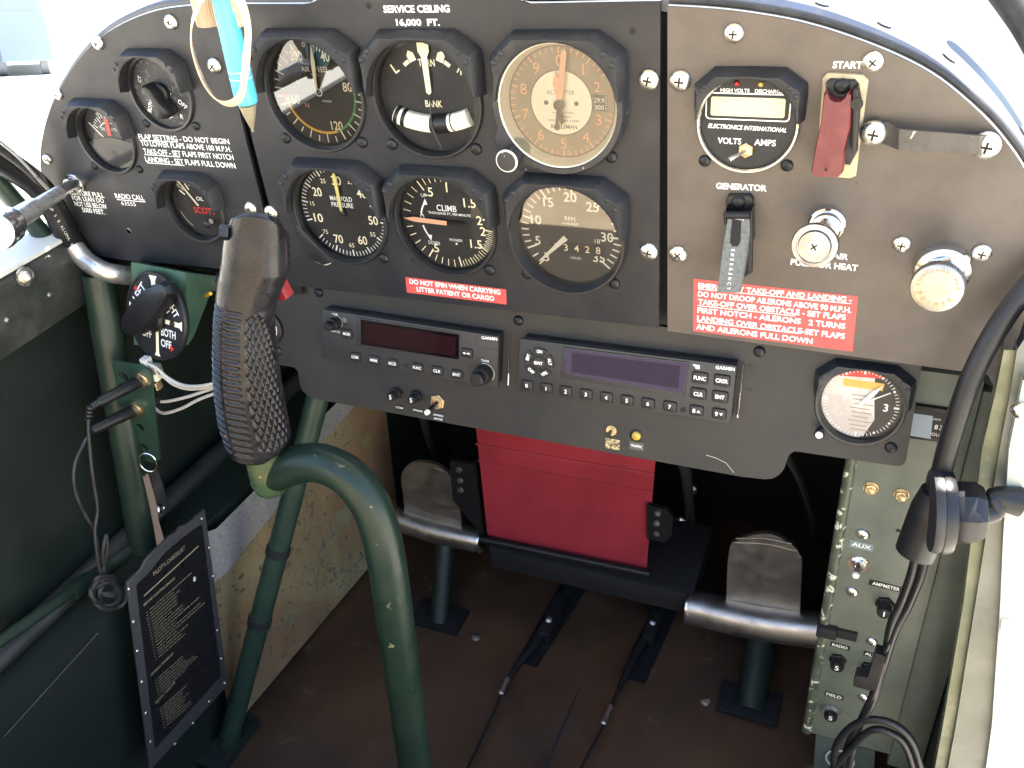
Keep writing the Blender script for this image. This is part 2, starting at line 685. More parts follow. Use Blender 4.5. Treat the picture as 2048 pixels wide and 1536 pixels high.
# pixel helpers on a thing's own plane -------------------------------------
def loc2(o, p, y=0.):
    """photo point -> (x, z) on the plane y of the frame of thing o"""
    T = FR[root(o).name]
    n = T.to_3x3() @ Vector((0, 1, 0))
    P = T.inverted() @ hit(p, n, T @ Vector((0, y, 0)))
    return Vector((P.x, P.z))


def ptext(mb, o, s, p0, p1, hpx, y=0., bold=.02, italic=0.):
    a, b = loc2(o, p0, y), loc2(o, p1, y)
    h = .87 * (loc2(o, (p0[0], p0[1] - hpx), y) - a).length
    d = b - a
    mb.text(s, a.x, a.y, h, d.length, math.atan2(d.y, d.x), y, bold, 'L', italic=italic)


def pline(mb, o, p0, p1, wpx, y=0.):
    a, b = loc2(o, p0, y), loc2(o, p1, y)
    mb.bar(a, b, (loc2(o, (p0[0], p0[1] - wpx), y) - a).length, y)


# ================================================================== setting
# ground outside, cabin shell
def world_plane(name, m, half, z, kind):
    mb = MB(m)
    mb.quad([(-half, -half, z), (half, -half, z), (half, half, z), (-half, half, z)])
    me = bpy.data.meshes.new(name)
    me.from_pydata([v * .001 for v in mb.V], [], mb.F)
    me.materials.append(m)
    o = bpy.data.objects.new(name, me)
    COL.objects.link(o)
    return tag(o, kind=kind)


world_plane('ground', M_ground, 600000, -1450, 'structure')


def onground(p, z=-1450):
    """photo point -> world point (mm) on the ground outside"""
    d = TILT.to_3x3() @ (RCT @ Vector(((p[0] - 1024) / FPX, (p[1] - 768) / FPX, 1)))
    c = TILT.to_3x3() @ CP
    return c + d * ((z - c.z) / d.z)


def outside(name, mb, kind=None, parent=None, origin=Vector()):
    me = bpy.data.meshes.new(name)
    me.from_pydata([(v - origin) * .001 for v in mb.V], [], mb.F)
    for m in mb.mats:
        me.materials.append(m)
    me.polygons.foreach_set('material_index', mb.I)
    o = bpy.data.objects.new(name, me)
    COL.objects.link(o)
    if parent:
        o.parent = parent
    if kind:
        o['kind'] = kind
    return o


mb = MB(M_grass)
g = random.Random(3)
near, far = [], []
for k in range(40):
    x = -700 + 30 * k
    near.append(onground((x, 214 + g.uniform(-6, 6)), -1446))
    far.append(onground((x, 149 + g.uniform(-3, 3)), -1446))
for k in range(39):
    mb.quad([near[k], near[k + 1], far[k + 1], far[k]])
outside('grass', mb, 'structure')
# van parked beyond the grass, seen through the left window
vb = onground((52, 152))
vd = Vector((vb.x, vb.y, 0)).normalized()
vr = Vector((vd.y, -vd.x, 0))
van = bpy.data.objects.new('parked_van', None)
COL.objects.link(van)
van.location = vb * .001
van['label'] = 'pale blue van with a red side panel parked far outside the left window'
van['category'] = 'van'


def vbox(name, m, x0, x1, y0, y1, z0, z1, top=0.):
    mb = MB(m)
    V = []
    for z, k in ((z0, 0), ((z0 + z1) / 2, 0), (z1, top)):
        V += [vr * (x0 + k) + vd * y0 + Vector((0, 0, z)), vr * (x1 - k) + vd * y0 + Vector((0, 0, z)), vr * (x1 - k) + vd * y1 + Vector((0, 0, z)), vr * (x0 + k) + vd * y1 + Vector((0, 0, z))]
    mb.add(V, [(i * 4 + j, i * 4 + (j + 1) % 4, i * 4 + 4 + (j + 1) % 4, i * 4 + 4 + j) for i in range(2) for j in range(4)] + [(8, 9, 10, 11), (3, 2, 1, 0)])
    return outside(name, mb, None, van)


vbox('body', M_blue, -395, 620, 0, 4200, 300, 2250, 60)
vbox('side_panel', M_cloth, -760, -400, 200, 4000, 320, 1900, 30)
vbox('window', mat('van_glass', (.25, .29, .33), .3), -330, 470, -12, -2, 1350, 1950, 40)
for x in (-420, 430):
    mb = MB(mat('dusty_tyre', (.30, .30, .31), .9))
    mb.lathe([(120, -90), (330, -80), (330, 80), (120, 90)], vr * x + vd * 500 + Vector((0, 0, 330)), vr, 24)
    outside('wheel', mb, None, van)

FZ = -560
mb = MB(M_floor)
mb.box((-480, -900, FZ - 20), (330, 400, FZ))
solo('floor', mb, kind='structure')
mb = MB(M_fire)
mb.box((-480, 400, FZ - 20), (330, 412, 194))
solo('firewall', mb, kind='structure')


def xw(y): return -384 + .095 * y   # lower left wall, tapering towards the nose


# left skin: upper panel bulges out above the lower rail
mb = MB(M_greend)
V = []
for y in (-900, 400):
    V += [(-470, y, 0), (-462, y, -270), (-460, y, -296), (xw(y) - 1, y, -300), (xw(y), y, FZ)]
mb.add(V, [(i, i + 1, i + 6, i + 5) for i in range(4)])
mb.add([(v[0] - 6, v[1], v[2]) for v in V], [(i, i + 5, i + 6, i + 1) for i in range(4)])
mb.add([(-470, -900, 0), (-476, -900, 0), (-476, 400, 0), (-470, 400, 0)], [(0, 1, 2, 3)])
solo('cabin_wall', mb, kind='structure')
# right skin below the door
mb = MB(M_greend)
mb.box((306, -900, FZ), (312, -22, -470))
mb.box((306, -22, FZ), (312, 400, 60))
solo('cabin_wall', mb, kind='structure')
mb = MB(M_greend)
mb.box((-470, -906, FZ), (330, -900, -30))
solo('cabin_wall', mb, kind='structure')
# unseen cabin roof, edges placed to shade the panel and let sun reach sill and seat
mb = MB(M_roof)
mb.box((-385, -340, 450), (352, 112, 470), 6)
mb.box((-380, 112.5, 450), (-300, 190, 470), 6)  # extra piece added to block a sun streak on the left wall
solo('cabin_shade_roof', mb, kind='structure')

# ------------------------------------------------------------------ panels
GX = (-169.3, -83.0, 8.4)
GZ = (130.3, 41.9)
CHT = (-372.9, 89.7)
SEL = (-303.0, 127.7)
VA = (121.3, 123.3)
_o = ony((361, 468), 0)
OIL = (_o.x + 23.6, _o.z + 23.6)


def pz(pts, y=0.):
    return [(q.x, q.z) for q in (ony(p, y) for p in pts)]


def smooth(P, k=4):
    out = []
    n = len(P)
    for i in range(n - 1):
        p0, p1, p2, p3 = (Vector(P[max(i - 1, 0)]), Vector(P[i]), Vector(P[i + 1]), Vector(P[min(i + 2, n - 1)]))
        for j in range(k):
            t = j / k
            out.append(.5 * ((2 * p1) + (p2 - p0) * t + (2 * p0 - 5 * p1 + 4 * p2 - p3) * t * t + (3 * p1 - p0 - 3 * p2 + p3) * t ** 3))
    out.append(Vector(P[-1]))
    return out


def edged(mb, outline, y0, y1, m, w=.8):
    """bright bare-metal rim line just behind the painted front of a plate"""


LEFT_CURVE = smooth(pz([(560, 566), (443, 538), (260, 521), (208, 513), (170, 500), (128, 460), (97, 400), (82, 345), (82, 290), (95, 235), (115, 188), (150, 130), (200, 76), (260, 40), (330, 18), (425, 9)]))
panel_l = thing('instrument_panel', 'black left panel section with rounded corner and flap setting text', 'instrument panel', (-350, 0, 80))


def local(P, o):
    t = FR[o.name].translation
    return [(p[0] - t.x, p[1] - t.z) for p in P]


def holes(L, o):
    t = FR[o.name].translation
    return [(c[0] - t.x, c[1] - t.z, r) for c, r in L]


pl = pz([(427, 9), (440, 57), (492, 280), (522, 400), (563, 566)])
outl = LEFT_CURVE + [Vector(p) for p in pl]
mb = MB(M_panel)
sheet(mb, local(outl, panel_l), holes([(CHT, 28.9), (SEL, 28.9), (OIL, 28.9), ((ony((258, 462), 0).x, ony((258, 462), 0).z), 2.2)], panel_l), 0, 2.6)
mb.m(M_white)
for s_, a, b, h in (('FLAP SETTING - DO NOT BEGIN', (278.6, 278), (459.6, 288.5), 10.5),
                    ('TO LOWER FLAPS ABOVE 100 M.P.H.', (283, 291), (463.5, 304), 10.5),
                    ('TAKE-OFF - SET FLAPS FIRST NOTCH', (288.5, 307), (468, 320), 10.5),
                    ('LANDING - SET FLAPS FULL DOWN', (292, 323), (472, 337), 10.5),
                    ('MIXTURE PULL', (140.6, 389), (209, 395.4), 9), ('FOR LEAN DO', (146, 400), (209, 406), 9),
                    ('NOT USE BELOW', (150.5, 411.5), (215, 418), 9), ('5000 FEET.', (166, 424), (211, 429), 9),
                    ('RADIO CALL', (232, 396.4), (289.6, 401), 10)):
    ptext(mb, panel_l, s_, a, b, h, -.12, .012)
ptext(mb, panel_l, '63555', (243.5, 410), (272, 412.5), 8, -.12, .0, .15)
for a, b in (((279.5, 280.5), (356, 284)), ((288.5, 309), (360, 314)), ((294, 325.5), (369, 331)), ((234, 399), (291, 404))):
    pline(mb, panel_l, a, b, 1.3, -.12)
part('panel_plate', mb, panel_l)
mb = MB(M_edge)
t_ = FR[panel_l.name].translation
rim = [(p.x - t_.x, 2.9, p.y - t_.z) for p in LEFT_CURVE[20:]]
mb.tube(rim, .75, 8, 1)
part('bare_edge', mb, panel_l)
mb = MB(M_steel)
c = loc2(panel_l, (258, 462))
mb.lathe([(2.1, 2), (2.1, -.6), (2.9, -.5), (3.0, 0)], (c.x, 0, c.y), seg=20, cap0=False, cap1=False)
part('grommet', mb, panel_l)
for p, r in (((343, 44), 5.4), ((197, 86), 5.2), ((117, 189), 4.2), ((95, 318), 4.2), ((430, 131), 5.8), ((502, 416), 5.5)):
    c = loc2(panel_l, p)
    screw(panel_l, c.x, c.y, r)

panel_c = thing('instrument_panel', 'black centre panel section holding six round flight gauges', 'instrument panel', (-80, 0, 90))
outc = pz([(441, 9), (604, 9)]) + [Vector(p) for p in smooth(pz([(604, 9), (622, 6), (640, -4)]), 3)] + \
    [Vector(p) for p in pz([(660, -8), (1020, -8), (1040, 2), (1060, 8), (1320.5, 3), (1318, 656), (575, 570), (537, 404), (505, 280), (453, 57)])]
H6 = [((x, z), 40.2) for x in GX for z in GZ]
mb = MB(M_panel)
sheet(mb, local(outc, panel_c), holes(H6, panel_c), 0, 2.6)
mb.m(M_white)
ptext(mb, panel_c, 'SERVICE CEILING', (767.7, 25), (900, 24), 15, -.12, .035)
ptext(mb, panel_c, '16,000  FT.', (793, 51), (880, 51), 14, -.12, .035)
part('panel_plate', mb, panel_c)
mb = MB(M_edge)
t_ = FR[panel_c.name].translation
for run in ((441, 9), (604, 9), (622, 6), (640, -4)), ((1020, -8), (1040, 2), (1060, 8), (1190, 6), (1320, 3)):
    mb.tube([(q.x - t_.x, 2.9, q.z - t_.z) for q in (ony(p, 0) for p in run)], .9, 8, 2)
part('bare_edge', mb, panel_c)
for p, r, k in (((1298, 159), 6.4, 'steel'), ((1298, 502), 6.4, 'steel'), ((543, 424), 5.8, 'steel')):
    c = loc2(panel_c, p)
    screw(panel_c, c.x, c.y, r, k, spin=12)
mb = MB(M_blkm)
for p in ((1265, 62), (826, 521), (737, 12)):
    c = loc2(panel_c, p, -.1)
    mb.disc(c.x, c.y, 2.0 if p[1] < 100 else 1.9, -.1, 14)
part('spare_hole', mb, panel_c)

panel_r = thing('instrument_panel', 'black right panel section, browned for warm bounce light, with start guard and red placard', 'instrument panel', (170, 0, 90))
RIGHT_CURVE = smooth(pz([(1335, 13), (1420, 18), (1500, 27), (1600, 45), (1700, 75), (1800, 115), (1880, 160), (1960, 227), (2010, 282), (2052, 345), (2078, 420), (2080, 500), (2060, 600), (2030, 690), (1990, 752)]))
outr = RIGHT_CURVE + [Vector(p) for p in pz([(1940, 745), (1335, 662)])]
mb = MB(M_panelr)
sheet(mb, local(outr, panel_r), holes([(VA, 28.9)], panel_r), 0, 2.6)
mb.m(M_white)
ptext(mb, panel_r, 'START', (1665, 136), (1724, 137), 15, -.12, .03)
ptext(mb, panel_r, 'GENERATOR', (1432, 377), (1533, 382.5), 13, -.12, .03)
ptext(mb, panel_r, 'CARB.  AIR', (1600, 508), (1695.7, 520), 12.5, -.12, .025)
ptext(mb, panel_r, 'PULL FOR HEAT', (1581, 529), (1715, 542), 13, -.12, .025)
part('panel_plate', mb, panel_r)
mb = MB(M_edge)
t_ = FR[panel_r.name].translation
g = random.Random(5)
mb.tube([(p.x - t_.x, 2.9, p.y - t_.z) for p in RIGHT_CURVE[:44]], .8, 8, 1)
part('bare_edge', mb, panel_r)
for p, r in (((1361, 161), 6.4), ((1357, 507), 6.0), ((1468, 66), 5.5), ((1746, 123), 5.5), ((1803, 488), 5.2), ((1964, 505), 5.4)):
    c = loc2(panel_r, p)
    screw(panel_r, c.x, c.y, r)

# dark strips behind the panel joints
for A, B, pnl in (((432, 0), (560, 600), panel_l), ((1328, -4), (1328, 668), panel_r)):
    mb = MB(M_blkm)
    a, b = ony(A, 0), ony(B, 0)
    n = 14
    mb.add([(a.x - n, 12, a.z), (a.x + n, 12, a.z), (b.x + n, 12, b.z), (b.x - n, 12, b.z)], [(3, 2, 1, 0)])
    part('joint_backing', mb, pnl, world=True)


# ------------------------------------------------------------------ round instruments
def polyline(P, n):
    L = [0]
    for a, b in zip(P, P[1:]):
        L.append(L[-1] + math.dist(a, b))
    out = []
    for k in range(n):
        d = L[-1] * k / (n - 1)
        i = max(j for j in range(len(L) - 1) if L[j] <= d + 1e-9)
        t = (d - L[i]) / (L[i + 1] - L[i])
        out.append((P[i][0] + (P[i + 1][0] - P[i][0]) * t, P[i][1] + (P[i + 1][1] - P[i][1]) * t))
    return out


def hood(o, k=1., m=None, depth=16., jag=0):
    """light shield over the upper half of a gauge"""
    mb = MB(m or M_hood)
    out = [(-39.2, 2), (-41, 12), (-41.5, 29), (-26, 42.6), (25.5, 42.8), (41.5, 32), (42.3, 24), (41.6, 5)]
    out = [(x * k, z * k) for x, z in out]
    N = 121
    op = polyline(out, N)
    R = 38.4 * k
    a0, a1 = rad(-80), rad(80)
    V, F = [], []
    M_ = 7
    for i in range(N):
        a = a0 + (a1 - a0) * i / (N - 1)
        u = Vector((math.sin(a), math.cos(a)))
        ox = Vector(op[i])
        d = (ox - u * R)
        dn = d.normalized()
        w = 1 + .2 * math.sin(i * 1.7) * math.sin(i * .6)
        ring = [(u * (R + 1.2 * k), -1), (u * (R + .5), -depth + 3), (u * R + dn * w * .5, -depth + .6), (u * R + dn * min(1.4 + w * .4, d.length * .3), -depth),
                (ox - dn * min(3.4 * k, d.length * .45), -depth), (ox - dn * .6, -depth + 3.4), (ox + dn * 1.2, -.5)]
        V += [(p.x, y, p.y) for p, y in ring]
    for i in range(N - 1):
        for j in range(M_ - 1):
            a = i * M_ + j
            F.append((a, a + 1, a + M_ + 1, a + M_))
    F.append(list(range(M_))[::-1])
    F.append([(N - 1) * M_ + j for j in range(M_)])
    mb.add(V, F)
    # rivet pads
    for x, z in ((-36.5, 27), (-31.5, 32.5), (31.5, 33), (36.5, 27)):
        mb.lathe([(1.7 * k, -depth + .5), (1.9 * k, -depth - .5), (1.2 * k, -depth - .9), (0, -depth - 1)], (x * k, 0, z * k), seg=8)
    # leg wires down the sides
    return part('glare_hood', mb, o, sharp=30)


RINGS = {
    'thin': [(39.9, 4), (39.9, -1.2), (39.2, -2.2), (37.8, -2.2), (37.2, -1.2), (37.4, 0), (37.2, -.6), (37.0, 2), (36.8, 6.5)],
    'broad': [(41.2, .2), (41.2, -4.5), (40.4, -6.2), (38.9, -6.2), (37.2, -1), (36.6, 3), (36.4, 6.5)],
    'deep': [(42.6, .2), (42.6, -6), (41.5, -8), (38.4, -8), (37.8, -7)],
    'small': [(28.7, 4), (28.7, -1.4), (28, -2.4), (26.4, -2.2), (26.0, -1), (25.7, 2), (25.6, 7)],
    'silver': [(28.8, 1), (28.8, -2.5), (28.2, -3.4), (27.2, -3.4), (26.6, -2.4)],
}


def gauge(name, label, c, ring, dialf, hk=1., mr=None, screws=((-31.45, -31.45), (31.45, -31.45)), sk='black', sr=4.0, frame=None, glassy=2.0, dy=6., group='round gauges on the instrument panel', dm=None, hoodm=None, hood_depth=11.5, flint=False):
    o = thing(name, label, 'gauge', (c[0], 0, c[1]) if frame is None else frame[0], None if frame is None else frame[1], group=group)
    mb = MB(mr or M_ring)
    mb.lathe(RINGS[ring], seg=72, cap0=False, cap1=False)
    part('bezel', mb, o, sharp=50)
    r = RINGS[ring][-1][0]
    mb = MB(dm or M_dial)
    mb.disc(0, 0, r + .6, dy, 64)
    n0 = len(mb.V)
    dialf(mb, o, dy - .12)
    k = DK[o.name] = {'thin': 1.07, 'broad': 1.06, 'small': 1.03}.get(ring, 1.)
    for v in mb.V[n0:]:
        v.x *= k
        v.z *= k
    part('dial', mb, o)
    mb = MB(M_glassf if flint else M_glass)
    mb.disc(0, 0, r + .2, glassy, 64)
    part('glass', mb, o)
    if hk:
        hood(o, hk, hoodm, hood_depth)
    for x, z in screws:
        screw(o, x, z, sr, sk)
    return o


def needle(o, m, P, y, ang=0., cap=0, capm=None, th=.5):
    """hand: outline points across/along, turned to clock angle ang"""
    a = rad(ang)
    u, v = Vector((math.sin(a), math.cos(a))), Vector((math.cos(a), -math.sin(a)))
    mb = MB(m)
    k = DK[o.name]
    y -= 2 if y > 4 and k > 1.05 else 0
    mb.prism([tuple((v * p[0] + u * p[1]) * k) for p in P], y - th, y)
    if cap:
        mb.m(capm or M_blk)
        mb.lathe([(cap, y), (cap, y - 1.2), (cap * .7, y - 1.7), (0, y - 1.8)], seg=20)
    return part('needle', mb, o)


def interp(x, T):
    for (a, u), (b, v) in zip(T, T[1:]):
        if a <= x <= b:
            return u + (v - u) * (x - a) / (b - a)
    return T[-1][1]


def num(mb, s_, a, r, h, y, w=None, bold=.0):
    mb.text(s_, r * math.sin(rad(a)), r * math.cos(rad(a)), h, w, 0, y, bold)


# air speed
def d_asi(mb, o, y):
    T = [(0, 6), (40, 24), (80, 82), (120, 156), (160, 254), (200, 334)]
    for v in range(0, 205, 5):
        a = interp(v, T)
        if v in (5, 15, 25, 35):
            continue
        mb.m(M_lume if v % 40 == 0 else M_white)
        mb.tick(a, 24.5 if v % 40 == 0 else (26.2 if v % 10 == 0 else 29), 33, 1.15 if v % 40 == 0 else .75, y)
    mb.m(M_lume)
    for s_, a, r, w in (('200', 333, 25.5, 9.5), ('40', 24, 24.5, 6.5), ('80', 80, 22.5, 7), ('120', 158, 23.0, 8.8), ('160', 256, 21, 8.5)):
        num(mb, s_, a, r, 5.6, y, w, .01)
    num(mb, '0', -8, 30, 3.2, y)
    mb.m(M_white)
    mb.text('AIR  SPEED', 0, 14.5, 3.3, 19, 0, y)
    mb.text('M.P.H.', 0, 11, 1.6, 5, 0, y)
    mb.arc(0, 0, 2.0, 2.6, 0, 360, y, 20)
    mb.text('PIONEER', 5, -5.5, 1.2, 7, 0, y)
    mb.m(M_pale).arc(0, 0, 27.2, 29.5, 48, 88, y)
    mb.m(M_grn).arc(0, 0, 25.6, 27.2, 84, 162, y)
    mb.m(M_yel).arc(0, 0, 25.6, 27.2, 162, 262, y)
    mb.m(M_red).tick(264, 23, 29.5, 1.8, y - .05)
    mb.m(M_orange).text('U', -14, 6.5, 3, None, 0, y)
    mb.text('N', -11, -8.5, 3, None, 0, y)


asi = gauge('airspeed_indicator', 'air speed dial with green and yellow arcs, cream needle at zero', (GX[0], GZ[0]), 'thin', d_asi, flint=True)
needle(asi, M_lume, [(-.9, 2), (-1.5, 20), (0, 31), (1.5, 20), (.9, 2)], 5.5, 6)


# turn and bank
def d_tb(mb, o, y):
    mb.m(M_lume)
    mb.text('TURN', 0, 20, 4, 11, 0, y, .01)
    mb.text('BANK', 1.2, -4.5, 4, 11.5, 0, y, .01)
    mb.text('L', -22, 16.5, 6, 3.6, rad(32), y, .01)
    mb.text('R', 22.5, 16.5, 6, 3.6, rad(-32), y, .01)
    for sx in (-1, 1):
        a = sx * 23
        u = Vector((math.sin(rad(a)), math.cos(rad(a))))
        v = Vector((u.y, -u.x))
        b = u * 25
        mb.flat([b - v * 2.4 - u * 2.5, b + v * 2.4 - u * 2.5, b + v * 2.4 + u * 2, b + u * 4.3, b - v * 2.4 + u * 2], y)
        mb.arc(0, 0, 22.6, 25, sx * 30, sx * 40, y, 6)


tbk = gauge('turn_and_bank_indicator', 'turn and bank dial with white pointer and curved slip tube', (GX[1], GZ[0]), 'thin', d_tb)
needle(tbk, M_lume, [(-1.7, 3), (-2.0, 24), (-3.7, 27), (-3.7, 32), (3.7, 32), (3.7, 27), (2.0, 24), (1.7, 3), (0, 1.5)], 6.2, 0)
tb = MB(M_cream)


def sag(x): return -17.5 + 0.0075 * x * x


tb.tube([(x, 4.6, sag(x)) for x in range(-27, 28, 3)], 6.0, 16, 1)
tube_o = part('slip_tube', tb, tbk)
tb = MB(M_blk)
tb.tube([(x, 4.4, sag(x)) for x in (-0.5, 3, 8, 12.5)], 6.3, 16, 2)
for x in (-26.5, -21.5):
    tb.tube([(x, 4.4, sag(x)), (x + 2.6, 4.4, sag(x + 2.6))], 6.3, 16, 1)
tb.tube([(15, 4.4, sag(15)), (15.8, 4.4, sag(15.8))], 6.2, 16, 1)
part('ball', tb, tube_o)
tb = MB(M_rub)
tb.tube([(1, 4, 1), (1.5, -1.4, -14), (3, -1.8, -22), (6, -1, -30), (5.5, 0, -34)], [.5, .7, .9, 1.3, .4], 8)
part('pointer_tail', tb, tbk)


# altimeter
def d_alt(mb, o, y):
    mb.m(M_orange)
    for v in range(50):
        a = v * 7.2
        if 62 < a < 100:
            continue
        mb.tick(a, 30.5 if v % 5 else 29.3, 33.6, .5 if v % 5 else .7, y)
    for v in range(10):
        if v == 2: mb.text('2', 24.6 * .95, 24.6 * .42, 6, None, 0, y)
        else: num(mb, str(v), v * 36 + (4 if v == 3 else 0), 25.4, 6.6, y)
    mb.m(M_dial).disc(0, 0, 20.2, y - .03, 48)
    mb.m(M_cream).disc(0, 0, 19.6, y - .07, 48)
    mb.m(M_tan).text('ALTIMETER', 0, 6.5, 2.6, 18, 0, y - .12)
    mb.m(M_dial)
    for sx in (-1, 1):
        mb.disc(sx * 9.8, 0, 1.5, y - .12, 16)
    mb.text('4 IN. HG. PRESS.', 1, -6, 1.1, 14, 0, y - .12)
    mb.text('U.S. ARMY', 1, -8.4, 1.1, 10, 0, y - .12)
    mb.text('SER. NO. 41-13590', 1, -10.8, 1.2, 20, 0, y - .12)
    mb.text('KOLLSMAN', 1, -14.6, 2.4, 17, 0, y - .12, .01)
    mb.flat([(20.5, -3.6), (29.6, -4.4), (29.6, 5.6), (20.5, 6)], y - .05)
    mb.m(M_white)
    mb.text('29.9', 24.2, 2.4, 2.8, 6.4, 0, y - .12)
    mb.text('300', 24.2, -1.8, 2.8, 6, 0, y - .12)
    for k in range(9):
        mb.bar((28, -3.4 + k), (29.4 if k % 2 else 28.9, -3.4 + k), .25, y - .12)


alt = gauge('altimeter', 'altimeter dial, tan reflection painted in, with cream centre and setting knob at lower left', (GX[2], GZ[0]), 'deep', d_alt, mr=M_ringw, dm=M_tan, screws=((31.45, -31.45),), glassy=-6, dy=2.0, flint=True)
mb = MB(M_cream)
mb.lathe([(37.9, -7.2), (36.0, -3), (34.2, 1.9)], seg=72, cap0=False, cap1=False)
mb.m(M_dial).lathe([(34.6, 1.8), (33.9, 1.4), (33.6, 2.2)], seg=72, cap0=False, cap1=False)
part('bezel_wall', mb, alt)
needle(alt, M_salmon, [(-1.6, 3), (-2.6, 13), (0, 20), (2.6, 13), (1.6, 3)], 0, -6)
needle(alt, M_salmon, [(-1.3, 2), (-2.1, 8), (-1.7, 32), (0, 33.5), (1.7, 32), (2.1, 8), (1.3, 2)], -2, 9, 3.4)
mb = MB(M_blk)
mb.prism([(-1.6, 0), (1.6, 0), (1.9, -8), (3.6, -10), (1, -12), (-1.2, -8)], -2.4, -1.9)
mb.prism([(-1, 0), (1, 0), (-.6, -12), (-2.8, -12)], -3.4, -2.9)
mb.disc(-1.8, -13.4, 2.0, -3.3, 18)
part('counterweight', mb, alt)
mb = MB(M_ringw)
mb.prism([(-40, -12), (-44, -20), (-43, -30), (-38, -38), (-28, -43), (-20, -42), (-14, -40), (-26, -28)], -4.5, .2, 1)
part('knob_lug', mb, alt)
mb = MB(M_ringw)
mb.lathe([(6.6, -4), (6.6, -9), (7.4, -9.5), (7.4, -17), (6.9, -18), (0, -18.2)], (-31.4, 0, -31.4), seg=28)
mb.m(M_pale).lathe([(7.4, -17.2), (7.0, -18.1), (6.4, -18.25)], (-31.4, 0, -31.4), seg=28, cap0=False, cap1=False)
part('setting_knob', mb, alt)


# manifold pressure
def d_man(mb, o, y):
    def A(v): return -102 + (v - 10) * 5.14 - 3
    mb.m(M_white)
    for v in range(10, 76):
        if v in (29, 31, 32, 33):
            continue
        mb.tick(A(v), 28.6 if v % 5 == 0 else 30, 33.4, 1.0 if v % 5 == 0 else .6, y)
    mb.m(M_lume)
    for v in range(10, 80, 10):
        num(mb, str(v), A(v), 23.0, 6.2, y, 7.4, .01)
    for v in range(15, 80, 10):
        num(mb, str(v), A(v), 25.0, 3.2, y)
    mb.m(M_white)
    mb.text('MANIFOLD', 0, 10, 3.3, 17.5, 0, y, .01)
    mb.text('PRESSURE', 0, 5.4, 3.3, 17.5, 0, y, .01)


man = gauge('manifold_pressure_gauge', 'manifold pressure dial numbered ten to seventy with yellow needle', (GX[0], GZ[1]), 'thin', d_man, screws=((31.45, -31.45),))
needle(man, M_lumey, [(-.9, 2), (-1.4, 26), (0, 32), (1.4, 26), (.9, 2)], 5.5, 0)
mb = MB(M_ring)
mb.lathe([(2.6, 4.5), (2.4, 3.4), (0, 3)], seg=20)
part('hub', mb, man)
mb = MB(M_ring)
mb.prism([(-39, -8), (-41, -16), (-40, -24), (-38, -32), (-32, -39), (-23, -42), (-17, -40), (-12, -38), (-26, -24)], -3, .3, .8)
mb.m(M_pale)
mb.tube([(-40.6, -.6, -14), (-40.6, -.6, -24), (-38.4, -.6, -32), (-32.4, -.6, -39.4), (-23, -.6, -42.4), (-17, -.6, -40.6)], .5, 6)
part('case_lug', mb, man)


# rate of climb
def d_clb(mb, o, y):
    T = [(-2, 441 - 360), (-1.5, 124 - 0)]
    up = [(0, 270), (.5, 325), (1, 365), (1.5, 410), (2, 442)]
    dn = [(0, 270), (.5, 214), (1, 170), (1.5, 126), (2, 98)]
    mb.m(M_lume)
    for tb_ in (up, dn):
        for k in range(0, 21):
            v = k / 10
            if tb_ is up and 1.05 < v < 1.95:
                continue
            a = interp(v, tb_)
            mb.tick(a, 25.6 if k % 5 == 0 else 27.8, 33, .95 if k % 5 == 0 else .6, y)
        if tb_ is dn:
            for k in range(20, 42):
                v = k / 20
                if v > 1:
                    mb.tick(interp(min(v, 2), tb_), 28.6, 33, .45, y)
    for s_, a, r in (('.5', 331, 23), ('1', 5, 24), ('1.5', 50, 22.5), ('2', 83, 23), ('2', 101, 25), ('1.5', 128, 23.5), ('.5', 212, 24)):
        num(mb, s_, a, r, 6.0, y, None, .01)
    mb.text('0', -19, 1.5, 5, None, 0, y)
    mb.m(M_white)
    mb.text('CLIMB', 0, 9.5, 4.2, 14.5, 0, y, .012)
    mb.text('THOUSAND FT. PER MINUTE', 1.5, 5.6, 1.6, 31, 0, y, .012)
    mb.text('PIONEER', 4, -13, 1.8, 9.5, 0, y)
    mb.disc(4, -15.6, .8, y, 12)
    mb.text('UP', -15.5, 17.5, 2.5, 4, 0, y)
    mb.text('DOWN', -13, -16.5, 2.5, 8.5, 0, y)
    for s1 in (1, -1):
        mb.arc(0, 0, 19.3, 20.4, 270 + s1 * 12, 270 + s1 * 36, y, 8)
        a = rad(270 + s1 * 38)
        p = Vector((math.sin(a), math.cos(a))) * 19.8
        mb.flat([p + Vector((-1.9, -1.6 * s1)), p + Vector((1.9, -1.2 * s1)), p + Vector((.6, 3 * s1))], y)


clb = gauge('climb_indicator', 'rate of climb dial with orange needle pointing left to zero', (GX[1], GZ[1]), 'thin', d_clb, screws=((31.45, -31.45),))
needle(clb, M_salmon, [(-1.5, 0), (-1.7, 24), (-.3, 31), (.3, 31), (1.7, 24), (1.5, 0)], 5.6, 272)
mb = MB(M_blk)
mb.prism([(0, -1.2), (10, -.8), (13, -2.2), (14, .6), (10, 1.6), (0, 1.2)], 3.2, 3.7)
part('counterweight', mb, clb)


